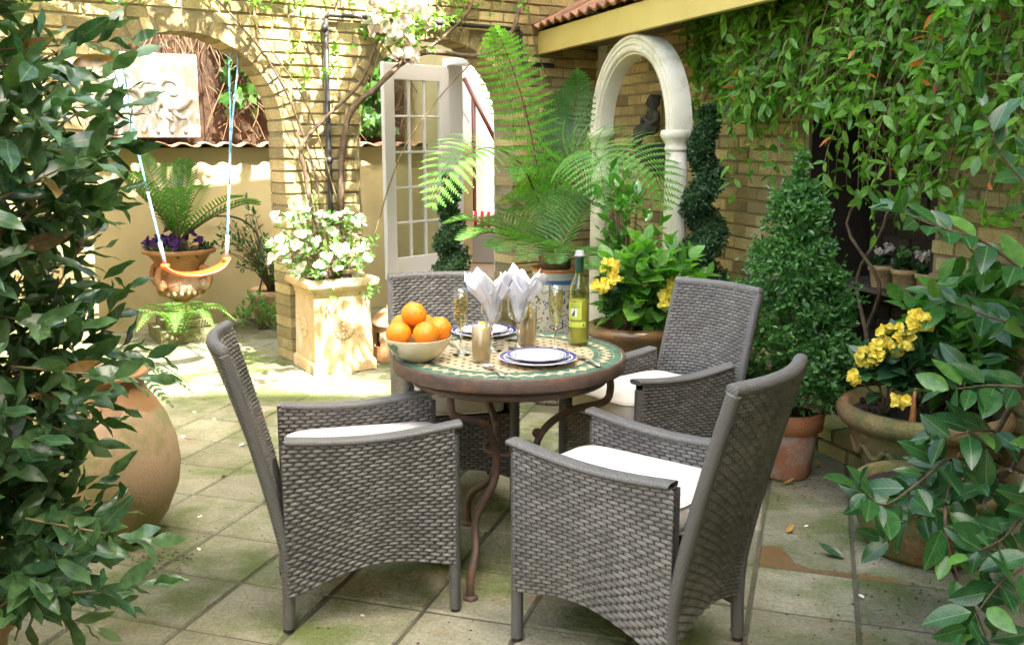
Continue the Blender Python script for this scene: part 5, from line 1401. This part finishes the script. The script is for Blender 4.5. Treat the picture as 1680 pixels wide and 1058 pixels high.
B = [[(1.57, 3.0, .42), (1.33, 2.8, .55), (1.15, 2.62, .54), (1.03, 2.55, .50), (.95, 2.5, .55)],
     [(1.36, 2.84, .55), (1.22, 2.6, .46), (1.23, 2.55, .33), (1.28, 2.5, .21), (1.31, 2.48, .13)],
     [(1.60, 3.05, .47), (1.43, 2.9, .58), (1.36, 2.85, .73), (1.39, 2.85, .84)],
     [(1.62, 2.95, .95), (1.52, 2.8, 1.07), (1.34, 2.75, 1.2), (1.18, 2.7, 1.25), (1.08, 2.7, 1.29)],
     [(1.65, 3.0, 1.15), (1.55, 2.9, 1.31), (1.43, 2.9, 1.45), (1.38, 2.9, 1.56)],
     [(1.60, 2.9, .5), (1.51, 2.7, .46), (1.4, 2.6, .39), (1.28, 2.5, .39)],
     [(1.62, 2.95, .85), (1.52, 2.8, .94), (1.39, 2.8, .98), (1.29, 2.8, 1.02)],
     [(1.57, 2.85, .45), (1.43, 2.5, .39), (1.31, 2.45, .31), (1.23, 2.4, .25)],
     [(1.62, 2.95, .7), (1.48, 2.7, .79), (1.37, 2.7, .80), (1.27, 2.7, .79)],
     [(1.64, 3.0, 1.3), (1.60, 2.8, 1.5), (1.50, 2.7, 1.62)],
     [(1.60, 3.1, .35), (1.45, 2.95, .46), (1.34, 2.85, .42), (1.22, 2.8, .36)], [(1.60, 3.0, .50), (1.46, 2.82, .62), (1.36, 2.72, .66), (1.24, 2.66, .66)], [(1.58, 3.1, .3), (1.50, 2.9, .30), (1.42, 2.75, .22)],
     [(1.62, 2.9, .6), (1.56, 2.7, .62), (1.47, 2.55, .58)], [(1.62, 2.9, 1.0), (1.56, 2.75, 1.12), (1.48, 2.65, 1.1)]]
Ms = []
def branch(P, r0, par):
    q = MB(); S = spline(P, 6); q.tube([v - camb for v in S], ramp(r0, r0 * .3, len(S)), 6); q.build('branch', m_bark, par, smooth=True); return S
for P in ([pc + Vector((0, 0, .2)), (1.58, 3.1, .5), (1.64, 2.98, .9), (1.66, 3.0, 1.4)], [pc + Vector((.03, 0, .2)), (1.60, 3.05, .42), (1.56, 2.9, .47)], [pc + Vector((-.02, -.02, .2)), (1.62, 3.06, .4), (1.64, 2.95, .68)]): branch(P, .013, ca)
for P in B:
    S = branch(P, .006, ca); L = len(S) - 1; side = 1
    i = int(L * .28)
    while i <= L:
        p = S[i]; d = (S[min(L, i + 1)] - S[max(0, i - 1)]).normalized(); side = -side
        sd = d.cross(Vector((0, -.5, 1))).normalized() * side
        ld = sd * rnd.uniform(.6, 1.1) + d * rnd.uniform(.3, .9) + Vector((0, -.25, rnd.uniform(-.5, .25))); nn = Vector((rnd.gauss(0, .35), -.75, .75)) + rv() * .2
        Ms.append(frame(p + sd * .012, ld, nn, rnd.uniform(.075, .135))); i += rnd.choice((1, 1, 2))
    shoot(Ms, S[-1], d, 4, .105, .8, up=.7)
for k in range(34):        # inner leaves along the frame edge
    p = Vector((rnd.uniform(1.50, 1.85), rnd.uniform(2.75, 3.1), rnd.uniform(.25, 1.75))); shoot(Ms, p, (-.6, -.6, .4), rnd.randint(3, 5), .11, 1.0, up=.6)
for k in range(12):
    p = Vector((rnd.uniform(1.12, 1.52), rnd.uniform(2.62, 2.95), rnd.uniform(.22, .62))); shoot(Ms, p, (-.5, -.5, .3), rnd.randint(3, 4), .12, 1.0, up=.6)
foliage(ca, camb, S_cam, Ms, m_cam, 300)

# ------------------------------------------------------------------ climbing jasmine over the side wall
jo = sidew.p(-.9, 0, .1)
ja = thing('climbing_jasmine', 'bright green climbing jasmine hanging over the side wall and its dark recess', 'climber', jo)
Ms = []; st = MB(); st2 = MB()
def low(t): return float(np.interp(t, [-1.3, -.9, -.5, -.2, .1, .5, .9, 1.3, 1.8, 2.3], [1.25, 1.30, 1.62, 1.72, 1.74, 1.66, 1.74, 1.90, 1.9, 1.95]))
for k in range(640):
    t = rnd.uniform(-1.25, 1.50); z0 = rnd.uniform(low(t) + .15, 2.95); o0 = .04 + .10 * rnd.random()
    ln2 = rnd.uniform(.2, .65); zl = low(t)
    if -.7 < t < .75 and rnd.random() < .13: zl -= rnd.uniform(.15, .5); ln2 += .25; z0 = min(z0, zl + ln2)
    if mnoise.noise(Vector((t * 2.4, z0 * 2.4, 3.1))) < rnd.uniform(-.45, .12): continue
    o1 = o0 + rnd.uniform(.05, .36 if t < .75 else .10); dt = rnd.gauss(.05, .20 if t < 1.1 else .08)
    P = [sidew.p(t, z0, o0), sidew.p(t + dt * .4, z0 + .03, (o0 + o1) / 2 + .06), sidew.p(t + dt * .8, z0 - ln2 * .5, o1), sidew.p(t + dt, max(zl - .12 * rnd.random(), z0 - ln2), o1 - .02)]
    S = spline(P, 5); st.tube([v - jo for v in S], ramp(.0028, .0012, len(S)), 4)
    for i in range(2, len(S)):
        d = (S[i] - S[i - 1]).normalized(); u = d.cross(sidew.n + rv() * .5).normalized()
        for s in (-1, 1):
            if rnd.random() < .72:
                ld = u * s + d * .7 + sidew.n * rnd.uniform(-.1, .6) + Vector((0, 0, -.1)) + rv() * .45
                Ms.append(frame(S[i], ld, sidew.n * .7 + Vector((0, 0, .7)) + rv() * .6, rnd.uniform(.036, .092)))
for k in range(16):      # old woody stems
    t = rnd.uniform(-1.1, 1.6); P = [sidew.p(t, .3 if k < 3 else 1.6, .03)]
    for j in range(6): P.append(sidew.p(t + rnd.gauss(0, .10) + j * rnd.uniform(-.08, .08), P[0].z + (j + 1) * .26, .03 + .06 * rnd.random()))
    S = spline(P, 4); st2.tube([v - jo for v in S], ramp(.012 if k < 3 else .006, .004, len(S)), 6)
st.build('tendrils', m_stem, ja, kind='stuff'); st2.build('woody_stems', m_bark, ja, smooth=True, kind='stuff')
foliage(ja, jo, S_jas, Ms, m_jas, 300)

# ------------------------------------------------------------------ pots on the shelf
for k, (t, lab, pm) in enumerate(((.10, 'small clay pot of dull pink flowers, leftmost on the recess shelf', m_ppet), (-.07, 'small clay pot of greenish flowers, second from the left on the recess shelf', m_impat), (-.24, 'small clay pot of pale flowers, third from the left on the recess shelf', m_ppet), (-.40, 'small clay pot of flowers, rightmost on the recess shelf', m_ppet))):
    o_ = sidew.p(t, .742, -.19); pt = thing('flowerpot', lab, 'flowerpot', o_, group='flowerpots on the recess shelf')
    pot('body', [(0, 0), (.05, 0), (.052, .005), (.066, .09), (.073, .091), (.074, .115), (.066, .116), (.062, .09)], m_terra_pale, pt, 24)
    q = MB(); q.lathe([(0, .10), (.066, .10)], 16, cap=False); q.build('soil', m_soil, pt)
    Ms = []
    for i in range(12): shoot(Ms, o_ + Vector((rnd.gauss(0, .03), rnd.gauss(0, .03), .12)), rv() * .6 + Vector((0, 0, 1)), 4, .05)
    foliage(pt, o_, S_beg, Ms, m_beg, 40)
    pts = [(o_ + Vector((rnd.gauss(0, .035), rnd.gauss(0, .03), rnd.uniform(.17, .22))), Vector((-.3, -.5, .8)) + rv() * .3) for i in range(14)]
    flower_bed(pt, o_, pts, 4, .018, pm)

# ------------------------------------------------------------------ cherub on a bracket inside the arch
cb = sidew.p(2.12, 1.455, .13)
ch = thing('cherub_statue', 'small dark stone cherub sitting on a carved wall bracket inside the stone arch', 'statue', cb, AZ_W + PI / 2)
m_chs = stone('dark_stone', (.075, .072, .055), (.11, .10, .075), (.06, .07, .035), scale=25, bscale=120, bstr=.5)
q = MB()
q.ball((0, 0, .195 + .085), .047, 16, 12, (1, 1, 1.08)); q.ball((.035, 0, .268), .022, 10, 8, (1, 1.2, .9)); q.ball((.046, 0, .28), .009, 8, 6)
for k in range(16):
    a = k * 2.4; q.ball((-.014 + .030 * math.cos(a), .032 * math.sin(a), .312 + .004 * math.cos(k)), .013, 8, 6)
q.tube([(0, 0, .245), (-.004, 0, .22)], .022, 10)
q.ball((-.004, 0, .17), .056, 14, 10, (.85, 1.0, 1.25)); q.ball((.008, 0, .115), .06, 14, 10, (.95, 1.02, .9))
for s in (-1, 1):
    q.tube(spline([(0, s * .05, .21), (.012, s * .074, .165), (.05, s * .055, .140), (.068, s * .02, .165)], 4), [.022, .022, .021, .020, .02, .019, .018, .017, .017, .016, .016, .015, .015], 10)
    q.ball((.07, s * .016, .17), .016, 8, 6)
    q.tube(spline([(.01, s * .035, .09), (.075, s * .045, .10), (.105, s * .035, .06), (.10, s * .02, .015)], 4), [.038, .036, .034, .032, .031, .029, .028, .026, .024, .022, .02, .019, .018], 10)
    q.ball((.115, s * .018, .012), .02, 8, 6, (1.5, .8, .7))
o = q.build('figure', m_chs, ch, smooth=True)
rm = o.modifiers.new('weld', 'REMESH'); rm.mode = 'VOXEL'; rm.voxel_size = .006; rm.use_smooth_shade = True
q = MB(); V = []
for r, z in ((.095, 0), (.10, -.01), (.095, -.03), (.085, -.035), (.08, -.09), (.062, -.14), (.066, -.15), (.04, -.19), (.0, -.21)):
    V += [Vector((x, y, z)) for x, y in ((-.13, -r), (r, -r), (r, r), (-.13, r))]
q.raw(V, [(i * 4 + j, i * 4 + (j + 1) % 4, (i + 1) * 4 + (j + 1) % 4, (i + 1) * 4 + j) for i in range(8) for j in range(4)] + [(3, 2, 1, 0)])
for k in range(5): q.ball((.082, (k - 2) * .034, -.075), .02, 8, 6, (.6, .8, 2.0))
q.build('bracket', m_chs, ch)

# ------------------------------------------------------------------ rose climbing the pier, with blossom
ro = arcade.p(.42, 0, .08)
rs = thing('climbing_rose', 'old climbing rose with white and pink blossom trained over the brick arches', 'climber', ro)
def cane(P, r0, r1, mat=m_bark):
    S = spline(P, 6); q = MB(); q.tube([v - ro for v in S], [r * (1 + .10 * math.sin(i * 1.7)) for i, r in enumerate(ramp(r0, r1, len(S)))], 8); q.build('branch', mat, rs, smooth=True); return S
A = arcade.p
mainS = cane([A(.42, .0, .10), A(.40, .6, .08), A(.36, 1.1, .08), A(.42, 1.62, .10), A(.62, 1.83, .14), A(.82, 2.00, .16), A(1.02, 2.075, .16), A(1.38, 2.065, .15), A(1.60, 2.12, .12), A(1.76, 2.25, .10), A(1.83, 2.40, .09), A(1.86, 2.7, .08)], .022, .015)
cane([A(.20, .7, .07), A(.12, 1.25, .06), A(.10, 1.45, .07), A(.30, 1.66, .10), A(.52, 1.86, .10), A(.66, 2.15, .10)], .016, .010)
cane([A(.95, 2.06, .16), A(1.15, 2.18, .13), A(1.30, 2.30, .12), A(1.42, 2.45, .10), A(1.45, 2.8, .08)], .013, .009)
cane([A(.22, .9, .05), A(.18, 1.3, .06), A(-.05, 1.9, .05), A(-.45, 2.35, .06), A(-.8, 2.55, .05)], .009, .005)
for P in ([A(.35, 1.0, .09), A(.15, 1.7, .06), A(-.15, 2.15, .05), A(-.35, 2.6, .05)], [A(.55, .7, .09), A(.80, 1.35, .10), A(1.10, 1.75, .12), A(1.55, 2.15, .10)], [A(-.2, 2.62, .05), A(-.9, 2.42, .05), A(-1.5, 2.30, .05), A(-2.0, 2.40, .05)],
          [A(1.20, 2.7, .06), A(1.30, 2.35, .10), A(1.36, 2.08, .13)], [A(.05, 2.65, .04), A(.5, 2.45, .05), A(.9, 2.55, .05), A(1.5, 2.42, .04)], [A(-1.5, 2.6, .05), A(-1.0, 2.25, .04), A(-.5, 2.5, .05), A(.1, 2.3, .05)],
          [A(.50, .9, .10), A(.50, 1.5, .09), A(.62, 1.95, .11), A(.74, 2.3, .12)], [A(.30, 1.2, .06), A(.02, 1.5, .05), A(-.02, 1.75, .05)], [A(1.82, 2.5, .08), A(1.80, 2.7, .07), A(1.75, 2.9, .06)], [A(1.9, 2.75, .07), A(1.93, 2.5, .07), A(1.98, 2.2, .09), A(2.12, 1.9, .10)]): cane(P, .006, .0035, m_stem)
Ms = []; pts = []
for c, r, n in ((A(.72, 2.28, .17), (.20, .12, .16), 34), (A(.80, 2.10, .16), (.12, .10, .12), 18), (A(.95, 2.32, .15), (.14, .08, .10), 12)):
    for p in cloud(c, r, n):
        pts.append((p, arcade.n + Vector((0, 0, .3)) + rv() * .5))
for c, n in ((A(.75, 2.25, .14), 22), (A(.95, 2.25, .13), 12), (A(1.05, 2.38, .1), 12), (A(-.3, 2.4, .08), 16), (A(-1.0, 2.42, .08), 16), (A(.4, 2.5, .08), 14), (A(-1.6, 2.3, .08), 16), (A(1.6, 2.5, .1), 14), (A(-.6, 2.5, .10), 26), (A(-1.3, 2.5, .12), 22), (A(.1, 2.45, .1), 22), (A(.2, 2.0, .08), 12), (A(1.2, 2.5, .1), 14)):
    for p in cloud(c, (.30, .08, .18), n * 2): shoot(Ms, p, arcade.n + rv() * .6, 4, .055)
foliage(rs, ro, S_jas, Ms, m_jas, 300)
for i, pp_ in enumerate(pts):
    flower_bed(rs, ro, [pp_], 9, .045, m_ppet if i % 3 == 0 else m_wpet, 'blossom')

# ivy behind the garden wall
iv = thing('ivy', 'dark glossy ivy hanging over the fence behind the arches', 'climber', gw.p(.5, 1.5, -.2))
Ms = []
for _ in range(950):
    s = rnd.choice((rnd.uniform(.25, .75), rnd.uniform(.95, 1.75), rnd.uniform(1.0, 1.7))); z = rnd.uniform(1.55, 2.75)
    if s < .85 and (z < 1.72 or rnd.random() < .45): continue
    p = gw.p(s, z, -.12 + rnd.uniform(-.10, .10)); Ms.append(frame(p, Vector((rnd.gauss(0, .5), rnd.gauss(0, .3), -.8)), gw.n + Vector((0, 0, .45)) + rv() * .35, rnd.uniform(.07, .11)))
foliage(iv, iv.location, S_ivy, Ms, m_ivy, 300)

# ------------------------------------------------------------------ swing hanging in the left arch
sL, sR = arcade.p(-.80, .72, -.02), arcade.p(-.41, .735, -.02)
sg_ = thing('swing', 'orange moulded swing seat hanging on blue ropes in the left arch', 'swing', (sL + sR) / 2)
O = (sL + sR) / 2; U = (sR - sL).normalized(); N = arcade.n
m_oplast = plain('orange_plastic', (.80, .10, .015), .35); m_rope = stone('blue_rope', (.09, .28, .40), (.24, .42, .50), None, scale=60, bscale=200, bstr=.8, world_space=False)
q = MB(); hw = (sR - sL).length / 2
def seat(u, v):
    x = (2 * u - 1) * hw * 1.06; s = 2 * u - 1; a = 2 * PI * v
    sag = -.050 * (1 - s * s) + .030 * abs(s) ** 6
    return U * x + N * (math.copysign(abs(math.cos(a)) ** .6, math.cos(a)) * (.075 - .035 * abs(s) ** 5)) + Vector((0, 0, sag + math.copysign(abs(math.sin(a)) ** .6, math.sin(a)) * .014 - .03))
q.grid(seat, 28, 16)
for e in (0, 1):
    q.raw([seat(e, k / 16) for k in range(16)], [tuple(range(16))])
    q.lathe([(.0, 0), (.026, 0), (.028, .015), (.026, .03), (.012, .032), (0, .032)], 14, U * ((2 * e - 1) * hw) + Vector((0, 0, -.022)), cap=False)
q.build('seat', m_oplast, sg_, smooth=True)
for s, e, hk in ((-1, sL, arcade.p(-1.0, 1.98, -.06)), (1, sR, arcade.p(-.28, 2.03, -.06))):
    mid = e.lerp(hk, .36)
    q = MB(); q.tube([v - O for v in (e, mid)], .0085, 8); q.build('rope', m_rope, sg_, smooth=True)
    for d in (-.012, .014):
        q = MB(); q.tube([v - O for v in spline([mid, mid.lerp(hk, .5) + U * d * .6, mid.lerp(hk, .9) + U * d * 2.2, hk + U * d], 4)], .0055, 8); q.build('rope', m_rope, sg_, smooth=True)
    q = MB(); q.tube([v - O for v in (e + Vector((0, 0, .01)), e.lerp(mid, .32))], .0125, 8); q.build('rope_sleeve', plain('pale_blue_plastic', (.34, .46, .58), .4) if s < 0 else bpy.data.materials['pale_blue_plastic'], sg_, smooth=True)

# thin black hose looping up the garden wall
q = MB(); q.tube(spline([gw.p(.25, .02, .06), gw.p(.42, .25, .05), gw.p(.47, .55, .05), gw.p(.40, .75, .05), gw.p(.25, .86, .05), gw.p(.0, .88, .05)], 8), .008, 8)
tag(q.build('hose', m_lead, None, smooth=True), 'thin black hose looping against the garden wall behind the swing', 'hose')

# ------------------------------------------------------------------ unseen tree added, its crown placed to dapple the back of the yard
to = Vector((-4.0, 3.3, 0))
tr_ = thing('dapple_tree', 'unseen tree with its leafy crown placed to dapple the arches, trunk left of the bay bush', 'tree', to)
q = MB(); q.tube(spline([(0, 0, 0), (.05, .05, 1.6), (.2, .2, 3.2), (.7, .5, 4.2)], 6), ramp(.13, .08, 19), 10); q.build('trunk', m_bark, tr_, smooth=True)
Ms = []; lim = MB()
cc_ = []
for k in range(54):
    c = Vector((rnd.uniform(-2.5, .8), rnd.uniform(4.2, 6.1), 0)) if k < 36 else Vector((rnd.uniform(-2.7, -.9), rnd.uniform(6.1, 7.0), 0)); c.z = rnd.uniform(3.0, 4.1)
    lim.tube([v - to for v in bez(to + Vector((.7, .5, 4.2)), (to + c) / 2 + Vector((.3, .2, 2.4)), c, 6)], ramp(.020, .004, 7), 5)
    for p in cloud(c, (.30, .30, .16), 9):
        if p.z > 1.95 + .145 * p.y: shoot(Ms, p, rv() + Vector((0, 0, .3)), 4, .13)
lim.build('limbs', m_bark, tr_, smooth=True, kind='stuff')
join_arrays('crown', S_hyd, [Matrix.Translation(-to) @ m for m in Ms], [0] * len(Ms), m_jas, tr_)

# ------------------------------------------------------------------ litter and stains on the paving
m_petal = plain('fallen_petal', (.78, .74, .68), .7); V, F = leaf_shape(.8, 4, .3, -.2, .5)
for k, (x, y) in enumerate(((-.55, 6.06), (-.73, 5.94), (-.64, 4.95), (-.70, 4.49), (-1.66, 4.74), (-1.29, 4.19), (-1.26, 3.69), (-1.15, 3.37), (-.47, 2.876), (1.14, 3.595), (1.16, 2.99), (-1.53, 5.9), (-.55, 5.7), (-1.6, 5.06), (-1.46, 5.37), (-1.35, 4.62), (-1.75, 5.2), (-.95, 4.8))):
    q = MB(); q.raw(V, F)
    tag(q.build('fallen_petal', m_petal, None, smooth=True, M=frame((x, y, .004), (math.cos(k * 2.1), math.sin(k * 2.1), .05), (rnd.gauss(0, .2), rnd.gauss(0, .2), 1), rnd.uniform(.018, .032))), 'tiny white petal fallen on the paving', 'petal', 'petals fallen on the paving')
m_dead = leafy('dead_leaf', (.48, .30, .03), (.30, .15, .05), .6, .2)
V, F = leaf_shape(.4, 5, .4, -.3, .45)
for k, (x, y, lab) in enumerate(((1.19, 4.07, 'yellow fallen leaf against the foot of the terracotta flowerpot'), (1.43, 4.28, 'yellow fallen leaf between the flowerpot and the brick edging'), (1.5, 4.19, 'brown fallen leaf on the paving right of the terracotta flowerpot'), (1.6, 4.33, 'yellow fallen leaf next to the wide terracotta bowl'), (1.05, 3.53, 'curled yellow fallen leaf on the paving right of the nearest chair'), (1.20, 3.30, 'long green fallen leaf at the edge of the brown stain'), (-1.85, 7.33, 'red fallen leaf on the paving beyond the left arch'), (-2.2, 5.57, 'brown fallen leaf in the sun below the swing'))):
    q = MB(); q.raw(V, F)
    mt = {5: m_bay, 6: plain('red_leaf', (.36, .05, .03), .5)}.get(k, m_dead)
    tag(q.build('fallen_leaf', mt, None, smooth=True, M=frame((x, y, .006), (math.cos(k * 1.7 + .3), math.sin(k * 1.7 + .3), .1), (rnd.gauss(0, .3), rnd.gauss(0, .3), 1), .10 if k == 5 else .055)), lab, 'leaf')
m_grit = stone('grit', (.06, .045, .03), (.11, .085, .05), None, scale=60, bscale=80, bstr=0)
gr = MB()
for c, r, n in (((-1.28, 3.30), .10, 150), ((1.25, 4.05), .28, 130), ((1.45, 3.1), .25, 90), ((-.3, 3.2), 1.6, 320), ((1.1, 3.0), .6, 120)):
    for k in range(n):
        x, y = c[0] + rnd.gauss(0, r * .6), c[1] + rnd.gauss(0, r * .5); h = rnd.uniform(.0012, .004)
        gr.ball((x, y, .002), h, 5, 3, (1.6, 1, .6))
o = gr.build('grit', m_grit); o['kind'] = 'stuff'; o['label'] = 'dark grit and crumbs of soil scattered on the paving'
